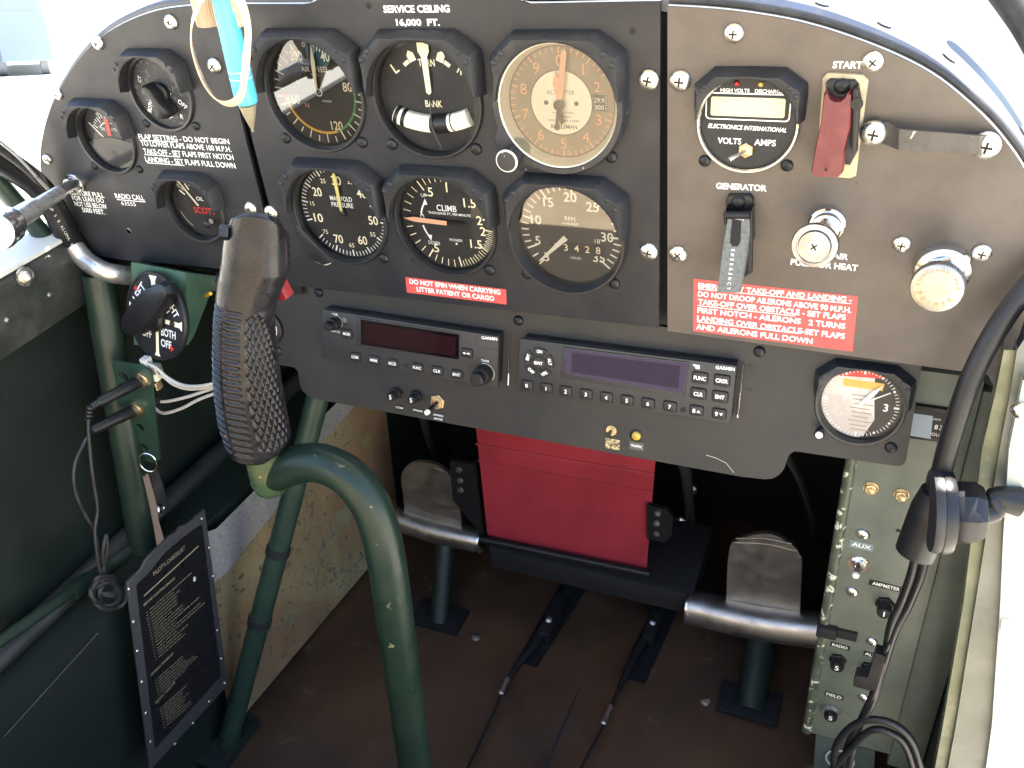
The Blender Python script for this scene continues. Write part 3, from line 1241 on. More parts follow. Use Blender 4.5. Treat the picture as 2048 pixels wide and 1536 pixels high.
# tachometer
def d_rpm(mb, o, y):
    T = [(3, 223), (5, 246), (10, 286), (15, 326), (20, 364), (25, 404), (30, 452), (35, 492)]
    mb.m(M_white)
    for v in range(3, 36):
        mb.tick(interp(v, T), 25.8 if v % 5 == 0 else 28.5, 33.4 if v != 35 else 34, 1.25 if v % 5 == 0 else 1.0, y)
    for v, a in ((3, 223), (5, 252), (10, 287), (15, 325), (20, 2), (25, 39), (30, 92), (35, 131)):
        num(mb, str(v), a, 24 if v > 3 else 25.6, 6, y, None, .012)
    mb.text('RPM', 0, 9.5, 3, 6.8, 0, y)
    mb.text('HUNDREDS', 0, 6.2, 1.4, 11, 0, y, .01)
    mb.text('HOURS', 2.5, -17.5, 1.8, 7, 0, y)
    mb.m(M_blkm).flat([(-15, -14.5), (22, -14.5), (22, -6.5), (-15, -6.5)], y - .02)
    mb.m(M_lume)
    for k, s_ in enumerate('13428'):
        mb.text(s_, -11 + 7.2 * k, -10.6, 4.6, None, 0, y - .1, .01)
    mb.text('18', 17.5, -4.2, 3, None, 0, y - .1)
    mb.m(M_red).arc(0, 0, 28.5, 33.4, 56, 64, y - .02, 5)
    mb.m(M_dial).disc(0, 0, 4.6, y - .06, 24)


rpm = gauge('tachometer', 'engine speed dial with white needle down left and hour counter', (GX[2], GZ[1]), 'broad', d_rpm, flint=True)
needle(rpm, M_white, [(-1.9, 3.6), (-.5, 30), (.5, 30), (1.9, 3.6)], 5.6, 226)


# cylinder head temperature
def d_cht(mb, o, y):
    mb.m(M_white)
    for k, a in enumerate(range(-58, 50, 9)):
        mb.tick(a, 15.5 if k % 3 else 13.2, 18, .6, y, 0, -1)
    mb.arc(0, -1, 11.4, 12.0, -50, 30, y, 12)
    mb.text('CYL HEAD TEMP', 1, 5.4, 2.2, 19, 0, y)
    mb.text('100', -6.5, 17.2, 2, None, rad(20), y)
    mb.bar((-19, 10), (-6, -4.5), .8, y)
    mb.m(M_ring)
    P = [(-24, -5)] + [(24.4 * math.sin(rad(a)), 24.4 * math.cos(rad(a))) for a in range(258, 100, -8)] + [(24, -5)] + [(x, -5 + 4.5 * math.cos(x / 24 * 1.57)) for x in range(20, -21, -4)]
    mb.prism(P, y - 2.6, y)
    mb.m(M_blkm).disc(0, -13, 2.6, y - 2.7, 18)
    mb.m(M_ring).bar((-1.6, -13), (1.6, -13), .7, y - 2.8)


SS = ((-23.6, -23.6), (23.6, -23.6))
cht = gauge('cylinder_temperature_gauge', 'small left gauge with red pointer and half covered dial', CHT, 'small', d_cht, .72, screws=SS, sr=3.3)
needle(cht, M_red, [(-1.6, 1), (-1.9, 14), (0, 15), (1.9, 14), (1.6, 1)], 4.5, 6)


# fuel / ignition selector
def d_sel(mb, o, y):
    mb.m(M_white)
    mb.text('BOTH', -15.5, -10.5, 3.2, 9.6, rad(58), y, .01)
    mb.text('OFF', 15, -8, 3.4, 8, rad(-42), y, .01)
    mb.text('ON', 4.5, -.5, 3, 5, rad(-30), y, .01)
    mb.text('R', 11, -17, 3.2, None, rad(-14), y, .01)
    mb.text('L', 1, -18.5, 3.2, None, rad(-95), y, .01)
    mb.text('CT', -17.5, 9, 2.6, None, rad(70), y)


sel = gauge('selector_switch', 'topmost left round selector with black handle, marked both and off', SEL, 'small', d_sel, .72, screws=SS, sr=3.3, dy=1.5, glassy=4, dm=mat('dusty_selector_face', (.022, .022, .023), .6, c2=(.10, .10, .10), sc=320, lo=.55, hi=.68))
mb = MB(M_blk)
P = [(-5, 9), (-9.4, 8), (-10.5, 4), (-9, 0), (-5, -3), (-5, -13), (-1, -17.5), (5, -17), (10, -13), (9, -9), (4, -4), (1, 2), (-1, 6)]
mb.prism([(p[0] * .95 + 1.5, p[1] * .95) for p in P], -11, -1, 3)
mb.lathe([(7, 1.5), (7, -2), (5.5, -3)], (0, 0, 0), seg=24)
part('handle', mb, sel)


# oil pressure
def d_oil(mb, o, y):
    mb.m(M_white)
    for k, a in enumerate(range(-52, 62, 9)):
        mb.tick(a, 17 if k % 3 else 14.5, 20, 1.1 if k % 3 == 0 else .6, y)
    mb.text('0', -15.5, 16, 3, None, rad(20), y)
    mb.text('30', -6.5, 20.5, 3, None, rad(10), y)
    mb.text('60', 5.5, 20.8, 3, None, rad(-8), y)
    mb.text('OIL', 2, 6.4, 3, 6.8, 0, y, .012)
    mb.m(M_red).text('SCOTT', 3.5, -3.4, 5, 21, 0, y, .02)
    mb.m(M_white).arc(0, 0, 21.4, 21.7, 215, 255, y, 8)


oil = gauge('oil_pressure_gauge', 'small oil gauge with red maker lettering and long white needle', OIL, 'small', d_oil, .72, screws=((-23.6, -23.6),), sr=3.3)
needle(oil, M_lume, [(-.35, 31), (-1.4, 26), (-.5, 22), (-.7, 1), (.7, 1), (.5, 22), (1.4, 26), (.35, 31)], 5.4, -34)
oil.children[-1].location = (.0075, 0, -.012)
mb = MB(M_lume)
mb.lathe([(2.2, 5.2), (1.8, 4.6), (0, 4.4)], (7.5, 0, -12), seg=18)
part('hub', mb, oil)


# volts / amps
def d_va(mb, o, y):
    mb.m(M_white)
    mb.text('HIGH VOLTS', -8, 18.6, 2.0, 16, 0, y, .015)
    mb.text('DISCHARGE', 10.5, 18.6, 2.0, 15, 0, y, .015)
    mb.text('ELECTRONICS INTERNATIONAL', 0, -2.4, 2.4, 44, rad(-1), y, .02, italic=.25)
    mb.text('VOLTS', -9.6, -10.5, 3.4, 13.5, 0, y, .02)
    mb.text('AMPS', 10.5, -10.5, 3.4, 12, 0, y, .02)
    mb.rbox(-.5, 9.6, 47, 15.4, 2.4, y - .15, y)
    mb.m(M_dial).rbox(-.5, 9.6, 45.6, 14, 1.9, y - .3, y - .1)


va = gauge('volt_amp_meter', 'digital volts and amps meter with yellow display and tiny toggle', VA, 'silver', d_va, .72, mr=M_steel, screws=SS, sk='black', sr=3.6, glassy=40, dy=-1.0)
[bpy.data.objects.remove(c_) for c_ in list(va.children) if c_.name.startswith('glass')]
mb = MB(M_lcdg)
mb.rbox(-.5, 9.6, 41, 10.8, 1.2, -1.6, -1)
part('display', mb, va)
for x, m_, nm in ((-7, M_lens_r, 'warning_lamp'), (6, M_lens_y, 'warning_lamp')):
    mb = MB(m_)
    mb.lathe([(1.5, -1), (1.5, -2.2), (1.0, -3), (0, -3.2)], (x, 0, 22.6), seg=16)
    part(nm, mb, va, 'red warning lamp' if x < 0 else 'amber warning lamp')


def toggle(o, x, z, rn, tip, rl=(1.1, 2.0), m=M_cad, lever=M_steel, tipm=None, ang=0., washer=False, tall=1.):
    """bat toggle: nut, threaded collar, lever; tip is the lever end in the frame of o"""
    b = MB(m)
    b.lathe([(rn, .2), (rn, -1.6 * tall), (rn * .94, -2.0 * tall)], (x, 0, z), n=6, a0=ang)
    if washer:
        b.lathe([(rn * 1.25, .2), (rn * 1.25, -.5), (rn * .6, -.5)], (x, 0, z), seg=28)
    b.lathe([(rn * .72, -1.5 * tall), (rn * .72, -3.6 * tall), (rn * .45, -3.8 * tall), (rn * .42, -2.8 * tall)], (x, 0, z), seg=22)
    nut = part('toggle_nut', b, o)
    b = MB(lever)
    p0 = Vector((x, -2.6 * tall, z))
    d = Vector(tip) - p0
    n = d.length
    b.lathe([(rl[0], 0), (rl[0], n * .3), (rl[1], n * .92), (rl[1] * .8, n * .98), (0, n)], p0, d, 16)
    lv = part('toggle_lever', b, o)
    if tipm:
        b = MB(tipm)
        b.lathe([(rl[1] * 1.04, n * .82), (rl[1] * 1.04, n * .93), (rl[1] * .8, n * .995), (0, n * 1.01)], p0, d, 16)
        part('lever_tip', b, lv)


toggle(va, 0, -15.4, 4.6, (-7.5, -13.5, -17.2), (.9, 1.5), M_cad, M_steel)

# ------------------------------------------------------------------ right panel fittings
def up(p, y=0.):
    q = ony(p, y)
    return q


# START guard
q = up((1683, 250))
st = thing('switch_guard', 'maroon flip guard on worn yellow plate under the start lettering', 'switch guard', (q.x, 0, q.z))


def L(o, pts, y=0.): return [tuple(loc2(o, p, y)) for p in pts]


mb = MB(mat('worn_yellow_plate', (.50, .40, .24), .5, c2=(.26, .21, .14), sc=70, lo=.45, hi=.65, bump=.2, bsc=300))
mb.prism(L(st, [(1655, 146), (1727, 150), (1737, 160), (1712, 352), (1700, 357), (1640, 352), (1632, 340), (1645, 156)], -2), -2.2, 0, .6)
part('base_plate', mb, st)
mb = MB(M_blk)
mb.prism(L(st, [(1660, 158), (1710, 160), (1717, 168), (1716, 300), (1700, 330), (1650, 320), (1652, 165)], -4), -5, -2.2, .8)
mb.prism(L(st, [(1706, 180), (1716, 176), (1721, 205), (1713, 295), (1704, 312)], -12), -13, -4, .5)
mb.lathe([(3.2, 0), (3.2, -1.2), (0, -1.4)], tuple(Vector((loc2(st, (1714, 207), -13).x, -13, loc2(st, (1714, 207), -13).y))), seg=16)
part('hinge_frame', mb, st)
sc_ = loc2(st, (1684, 172), -5)
screw(st, sc_.x, sc_.y, 4.2, 'black', -5)
mb = MB(M_maroon)
P = L(st, [(1651, 190), (1656, 203), (1666, 209), (1680, 209), (1690, 202), (1695, 192), (1703, 196), (1700, 260), (1690, 300), (1686, 345), (1677, 354), (1630, 353), (1622, 345), (1630, 296), (1640, 250), (1645, 196)], -18)
y_of = lambda z: -13 - 9 * max(0, min(1, (P[0][1] - z) / 60))
n = len(P)
area = sum(P[i][0] * P[(i + 1) % n][1] - P[(i + 1) % n][0] * P[i][1] for i in range(n))
if area < 0: P = P[::-1]
cx_, cz_ = sum(p[0] for p in P) / n, sum(p[1] for p in P) / n
V = [(p[0], -3.5, p[1]) for p in P] + [(p[0], y_of(p[1]) + 2, p[1]) for p in P] + [(cx_ + (p[0] - cx_) * .92, y_of(p[1]), cz_ + (p[1] - cz_) * .98) for p in P]
F = [(k * n + i, k * n + (i + 1) % n, (k + 1) * n + (i + 1) % n, (k + 1) * n + i) for k in (0, 1) for i in range(n)] + [[2 * n + i for i in range(n)]]
mb.add(V, F)
c = loc2(st, (1652, 339), -22.3)
mb.m(M_blkm).disc(c.x, c.y, .9, -22.35, 12)
part('guard_cover', mb, st)

# generator guard
q = up((1475, 440))
gg = thing('switch_guard', 'speckled grey long guard marked emergency under the generator lettering', 'switch guard', (q.x, 0, q.z))
mb = MB(M_blk)
mb.prism(L(gg, [(1457, 390), (1500, 390), (1506, 397), (1504, 545), (1490, 553), (1470, 553), (1455, 520), (1452, 400)], -3), -4, 0, .8)
mb.prism(L(gg, [(1446, 428), (1452, 418), (1453, 450), (1448, 452)], -13), -13, -3, .5)
mb.prism(L(gg, [(1499, 425), (1504, 420), (1504, 490), (1499, 500)], -13), -13, -3, .5)
mb.tube([(loc2(gg, (1452, 430), -12).x, -12, loc2(gg, (1452, 430), -12).y), (loc2(gg, (1500, 430), -12).x, -12, loc2(gg, (1500, 430), -12).y)], 2.4, 12, 1)
part('hinge_frame', mb, gg)
c = loc2(gg, (1477, 404), -4)
screw(gg, c.x, c.y, 4.2, 'black', -4)
mb = MB(M_slate)
P = [(1453, 437), (1462, 434), (1495, 437), (1502, 441), (1496, 500), (1483, 580), (1436, 578), (1444, 500)]
Pl = L(gg, P, -16)
a_ = sum(Pl[i][0] * Pl[(i + 1) % 8][1] - Pl[(i + 1) % 8][0] * Pl[i][1] for i in range(8))
if a_ < 0: Pl = Pl[::-1]
zt, zb = max(p[1] for p in Pl), min(p[1] for p in Pl)


def yg(z, t=0): return -12 - 8 * (zt - z) / (zt - zb) + t


V = [(p[0], yg(p[1], 5), p[1]) for p in Pl] + [(p[0], yg(p[1], 1), p[1]) for p in Pl] + [(p[0] * .94 + Pl[0][0] * .0, yg(p[1]), p[1]) for p in Pl]
mb.add(V, [(k * 8 + i, k * 8 + (i + 1) % 8, (k + 1) * 8 + (i + 1) % 8, (k + 1) * 8 + i) for k in (0, 1) for i in range(8)] + [[16 + i for i in range(8)]])
sl_ = L(gg, [(1462, 443), (1481, 445), (1480, 486), (1475, 494), (1464, 494), (1459, 486)], -16)
mb.m(M_blkm)
a_ = sum(sl_[i][0] * sl_[(i + 1) % 6][1] - sl_[(i + 1) % 6][0] * sl_[i][1] for i in range(6))
if a_ < 0: sl_ = sl_[::-1]
mb.add([(p[0], yg(p[1], -.1), p[1]) for p in sl_], [list(range(6))])
mb.m(M_white)
for k, ch in enumerate('EMERGENCY'):
    c = loc2(gg, (1464.5 - k * .75, 504 + 8.8 * k), -18)
    mb.text(ch, c.x, c.y, 2.0, None, rad(-90), yg(c.y, -.12), .01)
c = loc2(gg, (1478, 440), -14)
mb.text('ON', c.x, c.y - 1, 2.2, None, 0, yg(c.y, -.15))
part('guard_cover', mb, gg)

# carburettor air and primer knobs
q = up((1655, 445))
ca = thing('pull_knob', 'flat faced chrome pull knob with centre screw beside carb air text', 'pull knob', (q.x, 0, q.z))
mb = MB(M_steel)
mb.lathe([(10.5, 0), (10.5, -4), (9.6, -5), (9, -5), (8.6, -9), (7.4, -10), (5.4, -10)], seg=36)
part('bushing', mb, ca)
kn = ony((1629, 492), -46)
kd = (kn - q).normalized()
ln = (kn - q).length
mb = MB(M_steel)
mb.lathe([(5.6, 6), (5.6, ln - 4)], (0, 0, 0), kd, 24)
part('shaft', mb, ca)
mb = MB(mat('dull_chrome', (.40, .41, .43), .24, 1, c2=(.30, .31, .33), sc=90, rvar=.1))
mb.lathe([(5, ln - 9), (8, ln - 8), (13.8, ln - 4), (14.4, ln - 2), (13.6, ln), (11.2, ln + .4), (10.9, ln - .4), (10.2, ln - .3), (9.4, ln + 1.4), (0, ln + 2)], (0, 0, 0), kd, 44)
for v in mb.V:
    w_ = v - kd * v.dot(kd)
    v -= w_ * .12
kb = part('knob', mb, ca)
R_ = Matrix.Translation(kd * (ln + 2)) @ Vector((0, -1, 0)).rotation_difference(kd).to_matrix().to_4x4()
mb = MB(M_screw)
mb.lathe([(3.6, 0), (3.4, .5), (0, .7)], kd * (ln + 1.7), kd, 20)
mb.m(M_blkm)
for a in (40, 130):
    u = R_.to_3x3() @ Vector((math.cos(rad(a)), 0, math.sin(rad(a))))
    w = R_.to_3x3() @ Vector((-math.sin(rad(a)), 0, math.cos(rad(a))))
    b = kd * (ln + 2.46 + a / 4000)
    mb.add([b + u * 2.2 + w * .5, b - u * 2.2 + w * .5, b - u * 2.2 - w * .5, b + u * 2.2 - w * .5], [(0, 1, 2, 3)])
part('centre_screw', mb, kb)

q = up((1885, 535))
pr = thing('primer_knob', 'golden knurled primer knob with stamped lettering on right panel', 'primer', (q.x, 0, q.z))
mb = MB(M_steel)
mb.lathe([(15.6, 0), (15.6, -4), (14.7, -7), (11.4, -8.5)], seg=40)
mb.lathe([(11.6, -8), (11.6, -19), (10.7, -20.5), (7, -20.5)], n=6, a0=rad(12))
part('gland_nut', mb, pr)
kn = ony((1874, 577), -40)
kd = Vector((kn.x - q.x, kn.y - q.y, kn.z - q.z)).normalized()
ln = (kn - q).length
mb = MB(M_brass)
mb.lathe([(5, 15), (5, ln - 6)], (0, 0, 0), kd, 20)
part('shaft', mb, pr)
mb = MB(M_brass)
prof = [(6, -8), (16.2, -7), (17.0, -6), (17.0, -1.6), (16.2, -.2), (13, .6), (6, 1.1), (0, 1.3)]
qm = Vector((0, 1, 0)).rotation_difference(kd).to_matrix()
V, F = [], []
SG = 120
for i, (r, t) in enumerate(prof):
    for k in range(SG):
        a = 2 * math.pi * k / SG
        rr_ = .80 * r * (1 + (.022 if k % 2 else 0) * (1 if r > 16 else 0))
        V.append(kd * ln + qm @ Vector((rr_ * math.sin(a), t, rr_ * math.cos(a))))
for i in range(len(prof) - 1):
    for k in range(SG):
        F.append((i * SG + k, i * SG + (k + 1) % SG, (i + 1) * SG + (k + 1) % SG, (i + 1) * SG + k))
mb.add(V, F)
mb.m(mat('stamped_shadow_brass', (.42, .32, .18), .5, 1))
ux = Vector((1, 0, 0)); ux = (ux - kd * ux.dot(kd)).normalized(); uz = ux.cross(-kd) * -1
uz = kd.cross(ux) * (1 if kd.cross(ux).z > 0 else -1)
Mk = Matrix((ux, -kd, uz)).transposed().to_4x4()
Mk.translation = kd * (ln + 1.0)
for s_, rad_, a0, st_, h, flip in (('LUNKENHEIMER', 10.2, -82, 15, 1.9, 1), ('PRIMER', 9.2, 245, -24, 2.7, -1)):
    for k, ch in enumerate(s_):
        a = rad(a0 + st_ * k)
        x, z = rad_ * math.sin(a), rad_ * math.cos(a)
        mb.text(ch, x, z, h, None, -a if flip == 1 else -a + math.pi, -.35 + .0, .0, M=Mk)
part('knob', mb, pr)

# grab strap
q = up((1860, 280))
gs = thing('grab_strap', 'scuffed black strap handle screwed across the upper right panel', 'strap', (q.x, 0, q.z))
mb = MB(mat('scuffed_strap', (.045, .042, .040), .38, c2=(.07, .062, .055), sc=60, rvar=.1, wear=(.42, .38, .33), wsc=160, wlo=.66, whi=.68))
A = L(gs, [(1733, 252), (1775, 243), (1800, 250), (1960, 263), (1985, 268), (1994, 280)], -4)
B = L(gs, [(1740, 282), (1770, 288), (1798, 291), (1958, 300), (1975, 312), (1990, 305)], -4)
Yv = [-2, -3, -9, -9, -3, -2]
V = []
for a, b, y in zip(A, B, Yv):
    V += [(a[0], y - 1.6, a[1]), (b[0], y - 1.6, b[1]), (b[0], y, b[1]), (a[0], y, a[1])]
F = []
for i in range(5):
    for j in range(4):
        F.append((i * 4 + j, i * 4 + (j + 1) % 4, i * 4 + 4 + (j + 1) % 4, i * 4 + 4 + j))
F += [(3, 2, 1, 0), (20, 21, 22, 23)]
mb.add(V, F)
part('strap_band', mb, gs)
for p, r in (((1747, 266), 7.0), ((1972, 291), 7.4)):
    c = loc2(gs, p, -5)
    screw(gs, c.x, c.y, r, 'steel', -4.4, 8)


# placards
def placard(label, corners, lines, ul, y0=-.25, host=None, name='placard'):
    q = sum((ony(p, 0) for p in corners), Vector()) / 4
    o = thing(name, label, 'placard', (q.x, 0, q.z))
    mb = MB(M_label)
    mb.prism(L(o, corners, y0), y0, -.02)
    mb.m(M_white)
    for s_, a, b, h in lines:
        ptext(mb, o, s_, a, b, h, y0 - .12, .025)
    for a, b in ul:
        pline(mb, o, a, b, 1.3, y0 - .12)
    part('placard_film', mb, o)
    return o


placard('large red placard of white emergency take-off and landing text', [(1387, 557.4), (1716, 593), (1705, 703), (1386, 662)],
        [('EMERGENCY TAKE-OFF AND LANDING -', (1396.6, 575.6), (1703, 604.7), 11), ('DO NOT DROOP AILERONS ABOVE 90 M.P.H.', (1396, 592.5), (1702, 625.8), 11.5),
         ('TAKE-OFF OVER OBSTACLE - SET FLAPS', (1396, 608), (1691, 640), 11.5), ('FIRST NOTCH - AILERONS   2 TURNS', (1395, 625), (1690, 658), 11.5),
         ('LANDING OVER OBSTACLE-SET FLAPS', (1394, 641), (1689, 678), 11.5), ('AND AILERONS FULL DOWN', (1392, 658), (1624.5, 688), 11.5)],
        [((1396.6, 578), (1703, 607.4)), ((1395, 611), (1591, 632)), ((1394, 643.5), (1598, 667))])
placard('small red placard of two white lines about litter patients', [(810.7, 554), (1012, 579), (1013, 609), (814, 585)],
        [('DO NOT SPIN WHEN CARRYING', (819.6, 567), (1001, 589.5), 10), ('LITTER PATIENT OR CARGO', (834, 582.4), (989, 602), 10)], [])

# mixture pull rod
q = ony((153, 365), 0)
mx = thing('mixture_rod', 'long silver mixture pull rod sticking out of left panel', 'pull rod', (q.x, 0, q.z))
tip = onx((8, 452), -290) - q
d = tip.normalized()
n = tip.length
mb = MB(M_steel)
mb.lathe([(8.5, 0), (8.5, -3), (7.8, -4), (6.6, -4), (6.2, -8), (5, -9), (4, -9)], seg=30)
part('bushing', mb, mx)
mb = MB(M_steel)
mb.lathe([(4.2, 0), (4.2, n * .32)], (0, 0, 0), d, 20)
mb.m(M_alu).lathe([(5.2, n * .31), (5.2, n * .66), (6.8, n * .665), (6.8, n * .96)], (0, 0, 0), d, 24)
part('rod', mb, mx)
mb = MB(M_steel)
mb.lathe([(6, n * .95), (10.5, n * .96), (11.5, n * .98), (10.4, n * 1.0), (10, n * 1.03), (12, n * 1.06), (11, n * 1.1), (0, n * 1.12)], (0, 0, 0), d, 30)
part('knob', mb, mx)

# ------------------------------------------------------------------ tilted radio panel
RS = Matrix.Rotation(rad(-13.5), 3, 'X')
PS = Vector((-33.35, 2.75, -44.17))
NS = RS @ Vector((0, 1, 0))


def sub(p, y=0.):
    """photo point -> panel-frame point on the radio plane pushed back by y"""
    return hit(p, NS, PS + NS * y)


YP = 12.0
o_ = sub((1100, 760), YP)
rp = thing('radio_panel', 'wide dark grey radio panel with rounded lower corners', 'panel', o_, RS)
outline = [(540, 560), (540, 686), (555, 729), (575, 732), (589, 735), (596, 743), (601, 774), (607, 784), (616, 791), (628, 797), (642, 800), (1480, 953), (1530, 958.7), (1545, 957), (1557, 951), (1568, 938), (1574, 920), (1579, 909), (1588, 903), (1597, 903.5), (1785, 931), (1797, 932.5), (1806, 930), (1812, 922), (1843, 734), (1846, 716)]
mb = MB(M_sub)
CK = sub((1720, 812), YP)
ckl = FR[rp.name].inverted() @ CK
sheet(mb, L(rp, outline), [(ckl.x, ckl.z, 27.6)], 0, 2.2)
part('panel_plate', mb, rp)
for p in ((638, 585), (1037, 641), (1519, 703), (557, 702), (1782, 895)):
    c = loc2(rp, p)
    screw(rp, c.x, c.y, 4.0, 'black')
for p in ((1502, 735), (1499, 783)):
    c = loc2(rp, p)
    mb = MB(M_rub)
    mb.lathe([(2.1, 0), (2.1, -.4), (0, -.5)], (c.x, 0, c.y), seg=16)
    part('rivet', mb, rp)
mb = MB(M_pale)
SCR = L(rp, [(1412, 910), (1432, 916), (1452, 926), (1462, 938), (1468, 945)], -.06)
for a, b in zip(SCR, SCR[1:]):
    mb.bar(a, b, .22, -.06)
part('paint_scratch', mb, rp)


def smalllabel(name, label, p, w, h, s_, m, mt=M_white, th=1.6, group='label tapes', two=None):
    q = sub(p, YP)
    o = thing(name, label, 'label', q, RS)
    mb = MB(m)
    mb.rbox(0, 0, w, h, .2, -.25, 0, 0, rad(-1))
    mb.m(mt)
    if two:
        mb.text(s_, 0, h * .2, th, w * .8, rad(-1), -.35, .02)
        mb.text(two, 0, -h * .22, th, w * .7, rad(-1), -.35, .02)
    elif s_:
        mb.text(s_, 0, 0, th, w * .8, rad(-1), -.35, .01)
    part('tape', mb, o)


# breakers and avionics toggle
def breaker(label, p, s_='5', frame='sub', name='circuit_breaker', group='push circuit breakers', rn=5.4, r=3.9, ln=9., tip=None, y=0., nm=M_blk, fm=M_blk):
    if frame == 'sub':
        q = sub(p, YP)
        o = thing(name, label, 'breaker', q, RS, group)
    else:
        q = ony(p, y)
        o = thing(name, label, 'breaker', q, None, group)
    mb = MB(nm)
    mb.lathe([(rn, .1), (rn, -2.6), (rn * .93, -3)], n=6, a0=.3)
    mb.lathe([(rn * .84, -2), (rn * .84, -4.4), (rn * .7, -4.6)], seg=24)
    part('mounting_nut', mb, o)
    mb = MB(fm)
    mb.lathe([(r, -3), (r, -ln + .8), (r * .92, -ln), (0, -ln - .1)], seg=26)
    mb.m(M_white).text(s_, 0, 0, r * .95, None, 0, -ln - .2, .015)
    part('push_button', mb, o)
    return o


breaker('left black breaker of the pair below the silver-rimmed radio', (794, 785), ln=11)
breaker('right black breaker of the pair, next to the avionics toggle', (835, 791), ln=11)
q = sub((876, 803), YP)
av = thing('toggle_switch', 'avionics toggle with brass nut below the left radio', 'switch', q, RS)
tp = FR[av.name].inverted() @ sub((852, 827), YP - 20)
toggle(av, 0, 0, 6.6, tp, (1.5, 2.2), M_cad, M_blk, M_pale, .2)
smalllabel('label_tape', 'tiny black tape lettered com under left breaker', (799, 815), 8.2, 5.6, 'COM', M_dymo, th=1.5)
smalllabel('label_tape', 'tiny black tape lettered xponder under right breaker', (836, 821), 11.5, 5.6, 'XPONDER', M_dymo, th=1.5)
smalllabel('label_tape', 'tiny black two line tape lettered avionics master', (877, 834), 11.6, 8, 'AVIONICS', M_dymo, th=1.6, two='MASTER')
q = sub((1223, 861), YP)
tr = thing('toggle_switch', 'small traffic toggle with round washer below the right radio', 'switch', q, RS)
tp = FR[tr.name].inverted() @ sub((1217, 869), YP - 9)
toggle(tr, 0, 0, 3.2, tp, (1.3, 1.9), M_cad, M_blk, None, .4, True, .6)
q = sub((1273, 871), YP)
tl = thing('indicator_lamp', 'round amber traffic lamp beside the small toggle', 'lamp', q, RS)
mb = MB(M_blk)
mb.lathe([(4.8, 0), (4.8, -.8), (4, -1.2), (3.6, -.4)], seg=24, cap1=False)
part('lamp_bezel', mb, tl)
mb = MB(M_lens_y)
mb.lathe([(3.7, -.3), (3.3, -1.6), (2, -2.4), (0, -2.7)], seg=24)
part('lamp_lens', mb, tl)
smalllabel('label_tape', 'worn gold tape peeling below the traffic toggle', (1225, 888), 11, 8.4, 'TRAFFIC', M_gold, M_dymo, 1.8)
smalllabel('label_tape', 'grey tape with white traffic lettering below amber lamp', (1273, 892), 11, 6.4, 'TRAFFIC', mat('dark_grey_tape', (.07, .072, .07), .4), M_white, 1.9)

# cable plug behind the grip
q = sub((538, 655), YP)
sk = thing('round_switch', 'black round switch half hidden behind the control grip', 'switch', q, RS)
mb = MB(M_blk)
mb.lathe([(15, 0), (15, -3), (13, -4), (10, -4)], seg=40)
mb.m(M_white).arc(0, 0, 10.6, 11.2, 60, 140, -4.1)
mb.text('E', 10.5, 1.5, 2.6, None, 0, -4.15, .01)
part('switch_body', mb, sk)


# radios: the fascia sits on the fitted plane, the case reaches back into the panel
def radio(name, label, C4):
    q = sum((sub(p) for p in C4), Vector()) / 4
    o = thing(name, label, 'radio', q, RS)
    mb = MB(M_radio)
    P = L(o, C4)
    mb.prism(P, 0, 3, .5)
    cx, cz = 0, 0
    Pi = [(p[0] * .985 + .6, p[1] * .97 + 1.2) for p in P]
    mb.m(M_blk).prism(Pi, 2.8, YP + 3)
    part('fascia', mb, o)
    return o


def button(o, p, s_, w=8.4, h=6.6, th=2.0, tw=None):
    c = loc2(o, p)
    mb = MB(M_blkm)
    mb.rbox(c.x, c.y, w + 1.0, h + 1.0, 1.6, -.12, 0, 0, rad(0))
    mb.m(M_btn).rbox(c.x, c.y, w, h, 1.4, -1.5, 0, .6)
    mb.m(M_white)
    if s_ in ('8', '9'):
        mb.text(s_, c.x - 1.7, c.y, th, None, 0, -1.62, .03)
        k = 1 if s_ == '8' else -1
        mb.flat([(c.x + .2, c.y - k), (c.x + 2.8, c.y - k), (c.x + 1.5, c.y + k)], -1.62)
    elif s_ == '<>':
        for k in (-1, 1):
            mb.flat([(c.x + k * 3.2, c.y), (c.x + k * 1.3, c.y + 1.1), (c.x + k * 1.3, c.y - 1.1)], -1.62)
        mb.bar((c.x - 1.2, c.y), (c.x + 1.2, c.y), .5, -1.62)
    else:
        mb.text(s_, c.x, c.y, th, tw, 0, -1.62, .022)
    return part('button', mb, o)


com = radio('com_radio', 'narrower left black radio with two knobs and dark red display', [(644.5, 618.6), (996.5, 673), (993.6, 775.6), (643.8, 716)])
for p, s_ in (((695, 666.8), 'MON'), ((711.5, 713), 'COM'), ((749, 719.5), 'MEM'), ((786.5, 726), 'ICS'), ((836, 734.5), 'FUNC'), ((875.5, 741), 'CLR'), ((914.7, 748), 'ENT'), ((934.5, 705.5), '<>')):
    button(com, p, s_, 9.2, 7.0, 2.3, 6.4 if len(s_) == 3 else 7.4)
mb = MB(M_radio)
mb.prism(L(com, [(714, 634), (919, 666), (918, 724), (712, 691)]), -.8, 0, .6)
mb.m(M_lcdr).flat(L(com, [(721, 639), (918, 669), (917, 719), (722, 689)], -.85), -.85)
mb.m(mat('red_lcd_window', (.018, .006, .008), .1, spec=.4)).flat(L(com, [(729, 646), (912, 675), (911, 713), (729, 684)], -.95), -.95)
part('display', mb, com)
mb = MB(M_white)
ptext(mb, com, 'GARMIN', (963, 677.8), (994.5, 681.2), 6.2, -.1, .02)
ptext(mb, com, 'COM', (664.5, 629.5), (675, 631), 4, -.1, .01)
ptext(mb, com, 'PUSH SQ', (659, 662.5), (679.6, 666), 4, -.1, .0)
ptext(mb, com, 'TUNE', (962, 722.8), (978, 725), 5, -.1, .0)
part('lettering', mb, com)
c = loc2(com, (953, 683))
mb = MB(M_blkm)
